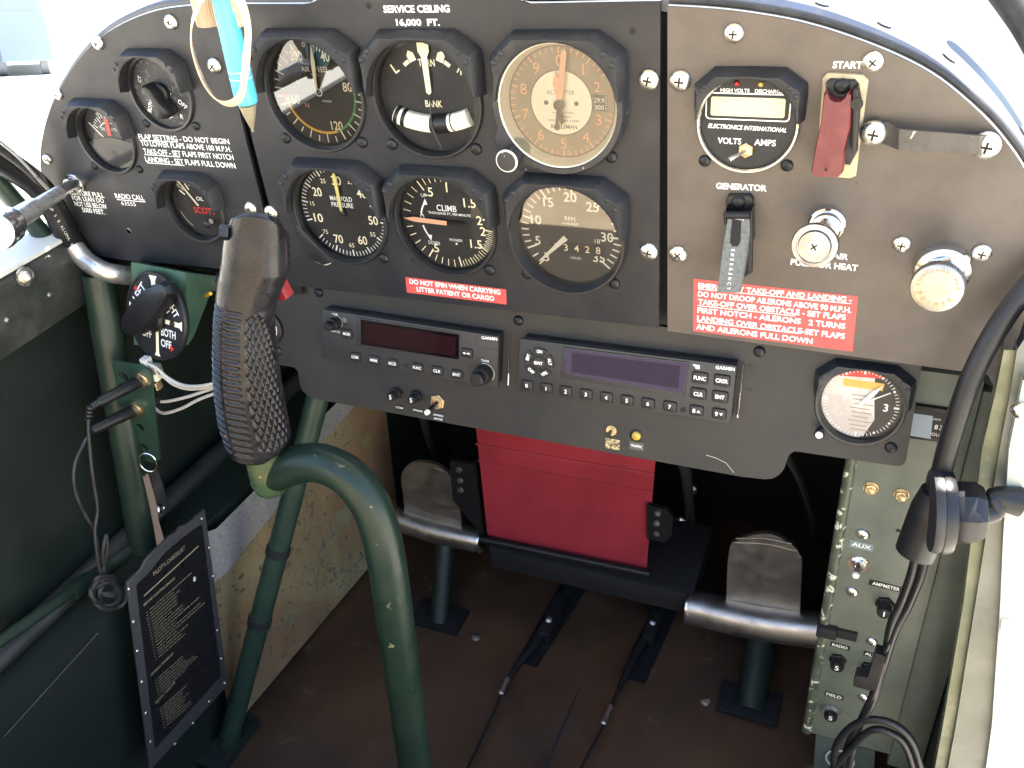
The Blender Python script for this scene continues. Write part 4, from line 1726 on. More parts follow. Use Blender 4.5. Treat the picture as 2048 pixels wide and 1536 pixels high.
for a, b in (((953, 679), (996, 685)), ((953, 679), (952.5, 694)), ((952.5, 694), (995, 700))):
    pline(mb, com, a, b, .6, -.08)
part('card_slot', mb, com)
c = loc2(com, (689, 640))
mb = MB(mat('grey_lamp', (.12, .12, .12), .3))
mb.lathe([(2.4, 0), (2.2, -.5), (0, -.7)], (c.x, 0, c.y), seg=20)
part('light_sensor', mb, com)
c = loc2(com, (811.5, 731.5), -.1)
mb = MB(M_blkm)
mb.disc(c.x, c.y, 1.7, -.1, 18)
part('screw_hole', mb, com)
for p, r, ln in (((673, 644.5), 5.2, 14), ((970, 746), 7.2, 17)):
    c = loc2(com, p)
    mb = MB(M_blk)
    mb.lathe([(r * 1.06, 0), (r * 1.06, -1), (r * .98, -1.1), (r * .98, -ln * .5), (r * .9, -ln * .55), (r * .72, -ln * .56), (r * .72, -ln + .8), (r * .62, -ln), (0, -ln - .1)], (c.x, 0, c.y), seg=36)
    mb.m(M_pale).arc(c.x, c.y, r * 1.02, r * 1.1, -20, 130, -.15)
    part('knob', mb, com)
mb = MB(M_steel)
a, b = FR[com.name].inverted() @ sub((1020, 668), YP - 1), FR[com.name].inverted() @ sub((1016, 770), YP - 1)
mb.tube([a, b], .5, 6, 1)
part('tray_edge', mb, com)

xp = radio('transponder', 'wider right black radio with row of numbered buttons and violet display', [(1040.6, 677), (1473, 732), (1461, 847), (1034, 782.5)])
for k, (x, y) in enumerate(((215, 590), (368, 613), (522, 637), (680, 660), (840, 685), (1002, 708), (1168, 733), (1340, 757), (1550, 790), (1727, 815))):
    button(xp, (1000 + x / 3.938, 620 + y / 3.938), str(k), 9, 7.4, 2.8)
for x, y, s_ in ((1578, 532, 'FUNC'), (1750, 553, 'CRSR'), (1565, 657, 'CLR'), (1735, 680, 'ENT')):
    button(xp, (1000 + x / 3.938, 620 + y / 3.938), s_, 10.4, 8, 2.7, 8.4 if len(s_) == 4 else 6.4)
cc = loc2(xp, (1000 + 308 / 3.938, 620 + 413 / 3.938))
mb = MB(M_btn)
mb.lathe([(4.8, 0), (4.8, -1), (4.2, -1.5), (0, -1.6)], (cc.x, 0, cc.y), seg=30)
mb.m(M_white).text('IDNT', cc.x, cc.y, 2.3, 6.6, 0, -1.72, .03)
part('button', mb, xp)
for s_, a in (('ON', 4), ('ALT', 76), ('VFR', 148), ('OFF', 220), ('SBY', 292)):
    mb = MB(M_btn)
    P = []
    for t in range(7):
        A_ = rad(a - 27 + 9 * t); P.append((cc.x + 11.8 * math.sin(A_), cc.y + 11.8 * math.cos(A_)))
    for t in range(7):
        A_ = rad(a + 27 - 9 * t); P.append((cc.x + 6.4 * math.sin(A_), cc.y + 6.4 * math.cos(A_)))
    mb.prism(P, -1.4, 0, .5)
    x, z = cc.x + 9.1 * math.sin(rad(a)), cc.y + 9.1 * math.cos(rad(a))
    tang = {'ON': 0, 'ALT': -80, 'VFR': 32, 'OFF': -40, 'SBY': 75}[s_]
    mb.m(M_white).text(s_, x, z, 2.3, 5.4 if len(s_) == 3 else 4.2, rad(tang), -1.52, .03)
    part('button', mb, xp)
mb = MB(M_radio)
mb.prism(L(xp, [(1126, 693), (1379, 724), (1368, 797), (1121, 754)]), -.9, 0, .7)
mb.m(M_lcdp).flat(L(xp, [(1133, 698), (1376, 727), (1366, 787), (1129, 747)], -.95), -.95)
mb.m(mat('violet_lcd_window', (.014, .010, .030), .14, spec=.16)).flat(L(xp, [(1144, 705), (1361, 732), (1356, 777), (1142, 744)], -1.05), -1.05)
part('display', mb, xp)
mb = MB(M_white)
ptext(mb, xp, 'GARMIN', (1431, 737.5), (1469, 742), 7.4, -.1, .02)
c = loc2(xp, (1392.5, 733.5), -.1)
for k in range(3):
    mb.bar((c.x - 2.4 + k, c.y + 1.2 - k * 1.1), (c.x + 2.4, c.y + 1.0 - k * 1.1), .7, -.1)
part('lettering', mb, xp)
c = loc2(xp, (1366, 819.5), -.1)
mb = MB(M_blkm)
mb.disc(c.x, c.y, 2.1, -.1, 20)
part('screw_hole', mb, xp)
mb = MB(M_steel)
a, b = FR[xp.name].inverted() @ sub((1487, 728), YP - 2), FR[xp.name].inverted() @ sub((1475, 835), YP - 2)
mb.tube([a, b], .55, 6, 1)
part('tray_edge', mb, xp)


# clock
def d_clk(mb, o, y):
    mb.m(mat('pale_clock_card', (.72, .66, .58), .6, c2=(.55, .48, .42), sc=60))  # reflection in the clock glass, painted as pale, red and yellow dial shapes
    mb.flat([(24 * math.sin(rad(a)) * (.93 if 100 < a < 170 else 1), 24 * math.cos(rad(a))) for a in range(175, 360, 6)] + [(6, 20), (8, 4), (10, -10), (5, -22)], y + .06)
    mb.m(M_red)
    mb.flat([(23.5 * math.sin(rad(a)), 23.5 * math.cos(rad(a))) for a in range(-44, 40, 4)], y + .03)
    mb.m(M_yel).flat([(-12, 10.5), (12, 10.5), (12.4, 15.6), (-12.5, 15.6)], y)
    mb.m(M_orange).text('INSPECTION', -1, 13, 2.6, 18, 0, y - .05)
    mb.m(M_tan)
    for k in range(9):
        mb.bar((-6 + (k % 3), 5.5 - 3 * k), (8 - (k % 2) * 2, 5.5 - 3 * k), .5, y)
    mb.m(M_white)
    for v in range(60):
        if v % 5 == 0 and v % 15:
            mb.disc(22 * math.sin(rad(v * 6)), 22 * math.cos(rad(v * 6)), .85, y - .05, 12)
        else:
            mb.tick(v * 6, 20.2 if v % 15 == 0 else 21.2, 23.4, 1.4 if v % 15 == 0 else .45, y - .05)
    mb.text('3', 15.5, -.6, 5, None, 0, y - .05, .02)


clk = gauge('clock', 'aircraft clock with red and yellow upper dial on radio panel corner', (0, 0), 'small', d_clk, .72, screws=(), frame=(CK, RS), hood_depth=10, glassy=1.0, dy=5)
needle(clk, M_white, [(-.5, 0), (-.3, 20), (.3, 20), (.5, 0)], 3.6, 58)
needle(clk, M_white, [(-1, 0), (-1.3, 12), (0, 19), (1.3, 12), (1, 0)], 3.0, 38)
mb = MB(M_blk)
c = loc2(clk, (1640, 862), -3)
mb.lathe([(2.4, 0), (2.4, -6), (3.4, -6.4), (3.4, -9), (2.6, -10)], (c.x, 0, c.y), seg=16)
mb.m(M_pale).lathe([(2.6, -10), (2.2, -11), (0, -11.2)], (c.x, 0, c.y), seg=16)
part('setting_knob', mb, clk)

# ------------------------------------------------------------------ deck behind the panel
def offs(P, d):
    out = []
    for i in range(len(P)):
        a, b = Vector(P[max(i - 1, 0)]), Vector(P[min(i + 1, len(P) - 1)])
        t = (b - a).normalized()
        out.append(Vector(P[i]) + Vector((-t.y, t.x)) * d)
    return out


prof = [Vector((-470, -20)), Vector((-464, 30))] + [Vector(p) for p in LEFT_CURVE[28:]] + [Vector((-150, 194)), Vector((-60, 197)), Vector((30, 195))] + [Vector(p) for p in RIGHT_CURVE] + [Vector((303, -70))]
prof = [p for i, p in enumerate(prof) if i == 0 or (p - prof[i - 1]).length > 2]
V, F = [], []
n = len(prof)
rows = [(3.9, -4), (3.9, 2.5), (6, 4.5), (14, 5), (120, 9), (416, 20)]
for y, d in rows:
    for p in offs(prof, d):
        V.append((p.x, y, p.y - max(0, y - 14) * .04))
for r_ in range(len(rows) - 1):
    for i in range(n - 1):
        F.append((r_ * n + i, r_ * n + i + 1, (r_ + 1) * n + i + 1, (r_ + 1) * n + i))
mb = MB(M_deck).add(V, F)
dk = thing('glareshield_deck', 'sunlit silver grey curved deck behind the top edge of the panel', 'deck', (0, 8, 190))
part('deck_skin', mb, dk, world=True)
off5 = offs(prof, 6)
for p in ((1645, 33), (1886, 124), (2030, 272), (1770, 50)):
    best = min(range(n), key=lambda i: ((lambda q: (1024 + FPX * q.x / q.z - p[0]) ** 2 + (768 + FPX * q.y / q.z - p[1]) ** 2)(RC @ (Vector((off5[i].x, 24, off5[i].y)) - CP))))
    a, b = off5[max(best - 1, 0)], off5[min(best + 1, n - 1)]
    t = (b - a).normalized()
    nn = Vector((-t.y, 0, t.x))
    mb = MB(M_alu)
    q = Vector((off5[best].x, 26, off5[best].y)) - Vector((0, 8, 190))
    mb.lathe([(4.2, 0), (4, 1.2), (2.4, 2.2), (0, 2.5)], q, nn, 16)
    part('rivet', mb, dk)
mb = MB(M_rub)
mb.tube([(p.x, 4.6, p.y) for p in offs([Vector(p) for p in RIGHT_CURVE], 2.2)], 1.9, 8, 1)
part('edge_seal', mb, dk, world=True)
mb = MB(M_blkm)
a, b = ony((655, 4), 20), ony((1035, 4), 20)
mb.box((a.x, 16, a.z - 6), (b.x, 70, a.z + 3), 3)
solo('defroster_box', mb, 'matt black box on the deck behind the notch above the service ceiling text', 'box')
mb = MB(M_rub)
mb.tube([ony((1965, -80), 70), ony((2022, -5), 60), ony((2066, 60), 50), ony((2110, 150), 40), ony((2150, 300), 30), ony((2190, 500), 20)], 9, 16)
solo('windshield_post', mb, 'black rubber covered post at the top right corner beside the sunlit deck', 'post')

# ------------------------------------------------------------------ left side
RXW = Matrix(((0, -1, 0), (1, 0, 0), (0, 0, 1)))   # frame of things lying on the left wall
mb = MB(mat('worn_black_longeron', (.030, .034, .030), .4, c2=(.06, .062, .058), sc=30, bump=.2, bsc=250, rvar=.1, wear=(.3, .29, .26), wsc=60, wlo=.72, whi=.74))
lg = thing('longeron', 'worn dark side rail under the bright left window', 'rail', (-450, -200, -28))
P = [(-470, 4), (-448, 5), (-441, -2), (-440, -40), (-446, -58), (-470, -62)]
V = [(x, y, z) for y in (-880, 30) for x, z in P]
mb.add(V, [(i, (i + 1) % 6, 6 + (i + 1) % 6, 6 + i) for i in range(6)] + [(5, 4, 3, 2, 1, 0), (6, 7, 8, 9, 10, 11)])
part('rail_beam', mb, lg, world=True)
mb = MB(M_screw)
q = onx((48, 553), -440)
mb.lathe([(8, 0), (8, 2), (5, 2.4)], q, (1, 0, 0), 20)
mb.lathe([(5.4, 2), (5.4, 6), (3, 7.5), (0, 8)], q, (1, 0, 0), n=6)
part('bolt', mb, lg, world=True)
# window sill strip catching the light
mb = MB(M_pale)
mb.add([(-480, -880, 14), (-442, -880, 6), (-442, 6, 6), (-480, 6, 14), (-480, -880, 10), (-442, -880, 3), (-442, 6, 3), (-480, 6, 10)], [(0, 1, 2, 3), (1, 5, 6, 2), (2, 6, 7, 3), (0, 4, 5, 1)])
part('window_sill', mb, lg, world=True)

mb = MB(M_green)
mb.tube([onx((-60, 300), -462), onx((112, 500), -462)], 8, 16, 1)
solo('frame_tube', mb, 'sloping green frame tube across the lower left window corner', 'frame tube')
mb = MB(M_green)
a, b = onx((196, 548), -428), onx((292, 1115), -428)
mb.tube([a, b + (b - a) * .7], 14, 20, 1)
solo('frame_tube', mb, 'upright green frame tube on the left wall behind the jack bracket', 'frame tube')
mb = MB(M_green)
a, b = onx((-20, 1296), -436), onx((440, 978), -436)
mb.tube([a, a + (b - a) * .30], 5.4, 14, 1)
mb.tube([a + (b - a) * .29, a + (b - a) * .36, a + (b - a) * .37, a + (b - a) * .47, a + (b - a) * .48, b + (b - a) * .25], [8.5, 8.5, 6.6, 6.6, 8.2, 8.2], 16, 1)
solo('push_rod', mb, 'long green diagonal control rod along the lower left wall', 'control rod')
mb = MB(mat('black_lower_rail', (.018, .02, .02), .5, c2=(.03, .032, .032), sc=30))
mb.tube([(-452, -600, -286), (-446, -100, -292), (-430, 330, -296)], 11, 14, 3)
solo('lower_rail', mb, 'dark lower side rail under the green control rod', 'rail')

hs = thing('vent_hose', 'black sleeved hose ending in a bent silver tube left of the panel', 'hose', onx((150, 505), -440))
mb = MB(M_hose)
mb.tube([onx((-40, 300), -448), onx((25, 335), -448), onx((75, 372), -447), onx((110, 420), -446), onx((132, 465), -445), onx((158, 503), -444)], [11, 11, 10.5, 10.5, 10.2, 10], 20)
part('sleeve', mb, hs, world=True)
mb = MB(M_alu)
mb.tube([onx((148, 492), -442), onx((170, 519), -434), onx((205, 541), -416), onx((240, 549), -406), ony((290, 553), 14), ony((360, 557), 30), ony((450, 566), 40)], 8.4, 22)
part('metal_tube', mb, hs, world=True)
mb = MB(M_white)
hT = FR[hs.name].inverted()
g = random.Random(2)
for k, ch in enumerate('GENERIC SLEEVE 58'[:0] + 'MIL UP 5 8 ALUMA B'):
    t = k / 17
    px_ = (88 + 56 * t, 398 + 92 * t ** 1.15)
    q = onx(px_, -434)
    d = (onx((px_[0] + 3, px_[1] + 6), -434) - q).normalized()
    u = Vector((1, 0, 0)).cross(d)
    Mt = Matrix((d, -Vector((1, 0, 0)), u * (1 if u.y > 0 else -1))).transposed().to_4x4()
    Mt.translation = q
    mb.text(ch, 0, 0, 2.6, None, 0, 0, 0, M=Mt)
part('printing', mb, hs, world=True)
mb = MB(M_rub)
mb.tube([onx((-40, 270), -430), onx((20, 310), -432), onx((70, 352), -436), onx((100, 400), -452)], 4.2, 12)
solo('cable_sleeve', mb, 'braided black cable curving into the left panel edge', 'cable')
mb = MB(M_alu)
mb.tube([onx((-30, 262), -420), onx((8, 290), -424), onx((40, 318), -428), onx((95, 378), -434)], 1.4, 8)
solo('vent_cable', mb, 'thin bright control wire above the black sleeve', 'cable')

# magneto switch on its bracket
ms = thing('magneto_switch', 'round black magneto switch with red triangles under left panel', 'switch', ony((311, 632), -40),
           (lambda y: Matrix((y.cross(Vector((0, 0, 1))).normalized(), y, y.cross(Vector((0, 0, 1))).normalized().cross(y))).transposed())(Vector((.163, .925, -.342)).normalized()))
mb = MB(M_ring)
mb.lathe([(36, 5), (37, 3), (37, 0), (36.4, -.8), (34.8, -.8), (34.4, 0), (0, 0.0)], seg=64)
mb.m(M_lume)
mb.bar((2, -3), (2, -32), 3.6, -.2)
mb.flat([(-1.6, -33.8), (5.6, -33.8), (3.6, -30), (.4, -30)], -.25)
mb.bar((5, -2), (20, -2), 3.6, -.2)
mb.bar((23, -2), (31, -2), 4.2, -.2)
mb.flat([(33, 2.2), (33, -6.4), (30, -4.2), (30, 0.4)], -.25)
for a in (-4, 272):
    u = Vector((math.sin(rad(a)), math.cos(rad(a))))
    v = Vector((u.y, -u.x))
    mb.flat([u * 33.6 - v * 5, u * 33.6 + v * 5, u * 29 + v * 2.6, u * 20 + v * 2.6, u * 20 - v * 2.6, u * 29 - v * 2.6], -.2)
mb.m(M_white)
mb.text('LEFT', -20, 16, 7.2, 20, rad(52), -.2, .02)
mb.text('RIGHT', 20, 13.5, 6.6, 23, rad(-52), -.2, .02)
mb.text('IN', 14.5, 9, 4.6, 6.5, rad(-52), -.2, .02)
mb.text('BOTH', 16, -11.5, 6.4, 18, 0, -.2, .02)
mb.text('OFF', 13, -21, 6.2, 13, 0, -.2, .02)
mb.text('OFF', -11.5, -17, 6.2, 12.5, 0, -.2, .02)
mb.m(M_red)
for a in (-52, 48, 140, 232):
    u = Vector((math.sin(rad(a)), math.cos(rad(a))))
    v = Vector((u.y, -u.x))
    mb.flat([u * 32.5 - v * 2.6, u * 32.5 + v * 2.6, u * 26.5], -.2)
part('dial_plate', mb, ms)
mb = MB(M_blk)
P = [(-31, -16), (-26, -21), (-8, -16), (7, -4), (26, 16), (32, 26), (29, 33), (21, 34), (2, 26), (-14, 14), (-30, -6)]
mb.prism(P, -13, -3, 5)
mb.lathe([(13, -.5), (13, -4), (11, -6)], seg=30)
part('handle', mb, ms)
c = Vector((21.5, -2))
screw(ms, c.x, c.y, 2.8, 'black', -.3)
bk = thing('switch_bracket', 'pale green folded bracket carrying the magneto switch', 'bracket', ony((320, 600), -28))
mb = MB(M_greenp)
A = [ony((262, 524), -22), ony((371, 545), -22), ony((376, 690), -22), ony((268, 690), -22)]
Bk = [ony((300, 520), 40), ony((434, 552), 34), ony((388, 672), -12), ony((300, 690), -12)]
mb.add(A + Bk, [(3, 2, 1, 0), (1, 2, 6, 5), (0, 1, 5, 4), (2, 3, 7, 6), (3, 0, 4, 7)])
part('bracket_body', mb, bk, world=True)
mb = MB(M_yel)
q = ony((411, 592), 4)
mb.lathe([(1.6, 0), (1.6, 12), (0, 12.5)], q, (.9, -.3, .5), 10)
part('tie', mb, bk, world=True)

# jack bracket, plugs and cables
YJ = -46
jb = thing('jack_bracket', 'drilled dark green jack plate on the left upright tube', 'bracket', ony((270, 820), YJ))
mb = MB(M_green)
O_ = [(223.5, 723), (282, 731), (296, 740), (303.6, 754), (305.5, 793), (319, 920), (312, 926), (266, 918), (260.6, 910), (240, 812)]
Lp = L(jb, O_)
hl = []
mb.m(mat('jack_plate_green', (.030, .070, .048), .36, c2=(.022, .054, .036), sc=40, rvar=.08))
for p, r in (((247, 753), 5.0), ((281, 855), 4.4), ((289, 895), 4.4)):
    c = loc2(jb, p); hl.append((c.x, c.y, r))
sheet(mb, Lp, hl, 0, 2.2)
part('plate', mb, jb)
for p, e, nm in (((287, 758), (196, 806), 'upper'), ((275, 817), (182, 862), 'lower')):
    q = ony(p, YJ)
    c = loc2(jb, p)
    mb = MB(M_cad)
    mb.lathe([(8.2, 0), (8.2, -3), (7.6, -3.4)], (c.x, 0, c.y), n=6)
    mb.lathe([(6.4, -3), (6.4, -7), (5, -7.2)], (c.x, 0, c.y), seg=24)
    part('jack_nut', mb, jb)
    pe = ony(e, -92)
    d = (pe - q).normalized()
    ln = (pe - q).length
    pg = thing('headset_plug', nm + ' black headset plug pushed into the green jack plate', 'plug', q, group='headset plugs in the jack plate')
    mb = MB(M_blk)
    mb.lathe([(3, 4), (5.2, 5), (5.6, 9), (5.6, ln * .45), (4.9, ln * .5), (4.6, ln * .96), (3.2, ln)], (0, 0, 0), d, 22)
    part('plug_body', mb, pg)
    if nm == 'upper':
        mb = MB(M_rub)
        pts = [pe, onx((180, 815), -386), onx((177, 838), -388)]
        for k in range(7):
            t = k / 6
            c_ = pts[0].lerp(pts[1], t * 2) if t < .5 else pts[1].lerp(pts[2], t * 2 - 1)
            dn = (pts[1] - pts[0]) if t < .5 else (pts[2] - pts[1])
            mb.lathe([(1.6, -1.2), (2.9, -1), (2.9, 1), (1.6, 1.2)], c_, dn, 14)
        mb.V = [v - q for v in mb.V]
        part('strain_relief', mb, pg)
    mb = MB(M_rub)
    pts = [(177, 838), (177, 865), (185, 948), (195, 1015), (190, 1062), (195, 1115), (203, 1150), (215, 1160)] if nm == 'upper' else \
        [(180, 866), (168, 886), (149, 932), (151, 984), (172, 1032), (189, 1060), (197, 1100), (206, 1130)]
    P3 = ([pe] if nm == 'lower' else []) + [onx(p, -388 + (2 if nm == 'upper' else -2)) for p in pts]
    mb.tube(P3, 1.5, 10)
    mb.V = [v - q for v in mb.V]
    part('cable', mb, pg)
mb = MB(M_rub)
g = random.Random(4)
for k in range(6):
    cx, cz, rx, rz = 214 + g.uniform(-8, 14), 1180 + g.uniform(-14, 14), g.uniform(20, 30), g.uniform(16, 30)
    t0 = g.uniform(0, 6)
    mb.tube([onx((cx + rx * math.cos(t0 + j * 6.283 / 9), cz + rz * math.sin(t0 + j * 6.283 / 9)), -386 + 3 * math.sin(j * 1.4 + k)) for j in range(9)], 2.1, 9, 4, closed=True)
mb.tube([onx((204, 1150), -386), onx((214, 1100), -384), onx((212, 1070), -384), onx((206, 1105), -384), onx((210, 1150), -386)], 1.5, 8)
solo('cable_knot', mb, 'black headset cable tied into a knot beside the checklist', 'cable')
for k, pts in enumerate((((292, 726), (312, 735), (335, 755), (365, 770), (400, 772), (450, 762)), ((300, 740), (325, 752), (350, 770), (385, 778), (450, 770)),
                         ((300, 800), (330, 803), (370, 795), (410, 782), (460, 765)), ((304, 810), (325, 826), (360, 818), (400, 798), (460, 776)))):
    mb = MB(M_wire)
    mb.tube([ony(p, -40 + 3 * k) for p in pts], 1.5, 8)
    solo('jack_wire', mb, ('upper' if k < 2 else 'lower') + ' pair of white wires running from the jacks behind the grip', 'wire', 'white wires behind the jack plate')
for k, (p, m_) in enumerate((((292, 724), M_pale), ((312, 738), M_alu), ((310, 752), M_cream), ((312, 770), M_cad), ((308, 800), M_blk))):
    mb = MB(m_)
    q = ony(p, -38)
    mb.box((q.x - 3.4, q.y - 4, q.z - 4), (q.x + 3.4, q.y + 4, q.z + 4), 1.5)
    part('solder_lug', mb, jb, world=True)

# key ring, strap, checklist
mb = MB(M_steel)
c = onx((296, 925), -380)
mb.tube([c + Vector((6.5 * math.cos(a), 3.5 * math.cos(a), 10.5 * math.sin(a))) for a in [k * 6.283 / 20 for k in range(20)]], .8, 8, 1, closed=True)
solo('key_ring', mb, 'steel ring through the lowest hole of the jack plate', 'ring')
sp = thing('strap', 'folded leather strap with a snap, hanging from the steel ring', 'strap', onx((300, 1010), -378))
mb = MB(M_leather)
pts = [(291, 950), (300, 985), (308, 1018), (312, 1045), (322, 1090)]
V = []
for i, p in enumerate(pts):
    w = (4.5, 5.5, 6.5, 5, 8)[i]
    c = onx(p, -376)
    V += [c + Vector((1.2, -w / 2, 0)), c + Vector((1.2, w / 2, 0)), c + Vector((-1.2, w / 2, 0)), c + Vector((-1.2, -w / 2, 0))]
mb.add(V, [(i * 4 + j, i * 4 + (j + 1) % 4, i * 4 + 4 + (j + 1) % 4, i * 4 + 4 + j) for i in range(4) for j in range(4)] + [(16, 17, 18, 19)])
part('strap_front', mb, sp, world=True)
mb = MB(M_rub)
V = []
for p, w in (((305, 940), 10), ((318, 985), 12), ((325, 1030), 10)):
    c = onx(p, -380)
    V += [c + Vector((1, -w / 2, 0)), c + Vector((1, w / 2, 0)), c + Vector((-1, w / 2, 0)), c + Vector((-1, -w / 2, 0))]
mb.add(V, [(i * 4 + j, i * 4 + (j + 1) % 4, i * 4 + 4 + (j + 1) % 4, i * 4 + 4 + j) for i in range(2) for j in range(4)])
part('strap_back', mb, sp, world=True)
mb = MB(M_steel)
c = onx((319, 1018), -375)
mb.lathe([(4.6, 0), (4.6, 1.6), (3.6, 2.4), (2.2, 1.6), (0, 1.6)], c, (1, .2, .1), 20)
part('snap', mb, sp, world=True)

XC = -372
ck = thing('checklist_board', 'hanging black checklist card with pale lines in a riveted clear holder', 'checklist', onx((355, 1270), XC), RXW)
Oc = [(255, 1165), (283, 1139), (292, 1120), (315, 1096), (322, 1090), (340, 1072), (352, 1066), (362, 1052), (372, 1050), (396, 1031), (410, 1018), (456, 1370), (302, 1540)]
mb = MB(mat('clear_holder', (.055, .056, .058), .18, rvar=.06))
mb.prism(L(ck, Oc), 0, 2.6, .6)
part('holder', mb, ck)
Ic = [(272, 1170), (298, 1145), (330, 1105), (365, 1075), (396, 1052), (404, 1050), (442, 1352), (310, 1498)]
mb = MB(M_laser)
mb.flat(L(ck, Ic), -.15)
tanm = mat('checklist_print', (.34, .30, .19), .6)
mb.m(tanm)
ptext(mb, ck, "PILOT'S CHECKLIST", (308, 1152), (371, 1098), 10, -.3, .0)
pline(mb, ck, (288, 1192), (397, 1092), 2.6, -.3)
ptext(mb, ck, 'BEFORE STARTING ENGINE', (288, 1213), (350, 1158), 6, -.3, .01)
ptext(mb, ck, 'DURING WARM-UP', (303, 1352), (347, 1308), 6, -.3, .01)
ptext(mb, ck, 'BEFORE TAKE-OFF', (312, 1408), (351, 1366), 6, -.3, .01)
g = random.Random(8)
dv = (61, -54.)
for k in range(17):
    x0, y0 = 292 + 1.15 * k, 1226 + 5.9 * k
    f = g.uniform(.55, 1.0) if k not in (0, 9, 11, 12) else g.uniform(1.3, 1.7)
    x0b, y0b = x0 + 7, y0 - 6
    pline(mb, ck, (x0, y0), (x0 + 3, y0 - 2.6), 1.2, -.3)
    t = 0.
    while t < f:
        e = min(f, t + g.uniform(.06, .2))
        pline(mb, ck, (x0b + dv[0] * t, y0b + dv[1] * t), (x0b + dv[0] * e, y0b + dv[1] * e), 1.3, -.3)
        t = e + .025
for base, n_, f0 in (((310, 1362), 6, 1.25), ((320, 1418), 8, .85)):
    for k in range(n_):
        x0, y0 = base[0] + 1.1 * k, base[1] + 5.4 * k
        pline(mb, ck, (x0, y0), (x0 + 3, y0 - 2.7), 1.2, -.3)
        t, f = 0., f0 * g.uniform(.6, 1)
        while t < f:
            e = min(f, t + g.uniform(.06, .2))
            pline(mb, ck, (x0 + 6 + dv[0] * t, y0 - 5.5 + dv[1] * t), (x0 + 6 + dv[0] * e, y0 - 5.5 + dv[1] * e), 1.2, -.3)
            t = e + .025
part('printed_card', mb, ck)
for p in ((258, 1178), (267, 1243), (275, 1302), (284, 1363), (292, 1426), (301, 1483), (404, 1037), (419, 1095), (427, 1152), (435, 1260), (443, 1317), (450, 1366), (350, 1488), (386, 1446), (419, 1403)):
    c = loc2(ck, p)
    mb = MB(M_screw)
    mb.lathe([(1.7, 0), (1.5, -.6), (.8, -1.0), (0, -1.1)], (c.x, 0, c.y), seg=12)
    part('rivet', mb, ck)
mb = MB(M_pale)
c = loc2(ck, (389, 1158), -.3)
mb.rbox(c.x, c.y, 3, 5, 1, -.5, -.2, 0, rad(-20))
part('paint_fleck', mb, ck)

# chart on the lower wall
n_ = Vector((1, -.095, 0)).normalized()


def onw(p, d=0.): return hit(p, n_, Vector((-384, 0, 0)) + n_ * d)


ch = thing('aeronautical_chart', 'pale folded chart with road lines pinned along the lower left wall', 'chart', onw((600, 1200)))
mb = MB(M_chart)
g = random.Random(6)
top = [(405, 1130), (470, 1090), (560, 985), (640, 875), (700, 790), (760, 720)]
bot = [(462, 1452), (480, 1440), (560, 1345), (650, 1238), (740, 1132), (800, 1060)]
NX, NZ = 30, 12
tp_, bt_ = polyline(top, NX), polyline(bot, NX)
V, F = [], []
for i in range(NX):
    for j in range(NZ):
        t = j / (NZ - 1)
        p = (bt_[i][0] + (tp_[i][0] - bt_[i][0]) * t, bt_[i][1] + (tp_[i][1] - bt_[i][1]) * t)
        V.append(onw(p, 4 + 3 * math.sin(i * .5 + j * .3) * math.sin(t * 3) + (2.5 if i in (9, 19) else 0)))
for i in range(NX - 1):
    for j in range(NZ - 1):
        F.append((i * NZ + j, (i + 1) * NZ + j, (i + 1) * NZ + j + 1, i * NZ + j + 1))
mb.add(V, F)
part('chart_sheet', mb, ch, world=True)
mb = MB(M_legend)
V, F = [], []
tp2, bt2 = polyline([(405, 1065), (430, 1060), (505, 985), (560, 935), (610, 880), (640, 838), (700, 780)], NX), polyline([(415, 1170), (450, 1150), (500, 1085), (560, 1010), (610, 940), (645, 885), (720, 800)], NX)
for i in range(NX):
    for j in range(4):
        t = j / 3
        V.append(onw((bt2[i][0] + (tp2[i][0] - bt2[i][0]) * t, bt2[i][1] + (tp2[i][1] - bt2[i][1]) * t), 9 + 2 * math.sin(i * .7)))
for i in range(NX - 1):
    for j in range(3):
        F.append((i * 4 + j, (i + 1) * 4 + j, (i + 1) * 4 + j + 1, i * 4 + j + 1))
mb.add(V, F)
part('legend_flap', mb, ch, world=True)
ft = thing('frame_tube', 'dark green banded tube standing in front of the chart', 'frame tube', onz((455, 1490), FZ + 4))
mb = MB(mat('dark_green_tube', (.014, .034, .024), .4, c2=(.02, .045, .03), sc=20, rvar=.08))
a, b = onz((452, 1500), FZ), ony((636, 795), 50)
mb.tube([a - (b - a) * .02, b + (b - a) * .2], 11, 18, 1)
part('tube', mb, ft, world=True)
for t in (.40, .60):
    mb = MB(M_blkm)
    mb.lathe([(11.6, -5), (12.4, -4), (12.4, 4), (11.6, 5)], a + (b - a) * t, b - a, 20, cap0=False, cap1=False)
    part('clamp_band', mb, ft, world=True)
mb = MB(M_greend)
q = onz((455, 1480), FZ)
mb.box((q.x - 30, q.y - 40, FZ), (q.x + 24, q.y + 30, FZ + 12), 3)
part('foot', mb, ft, world=True)

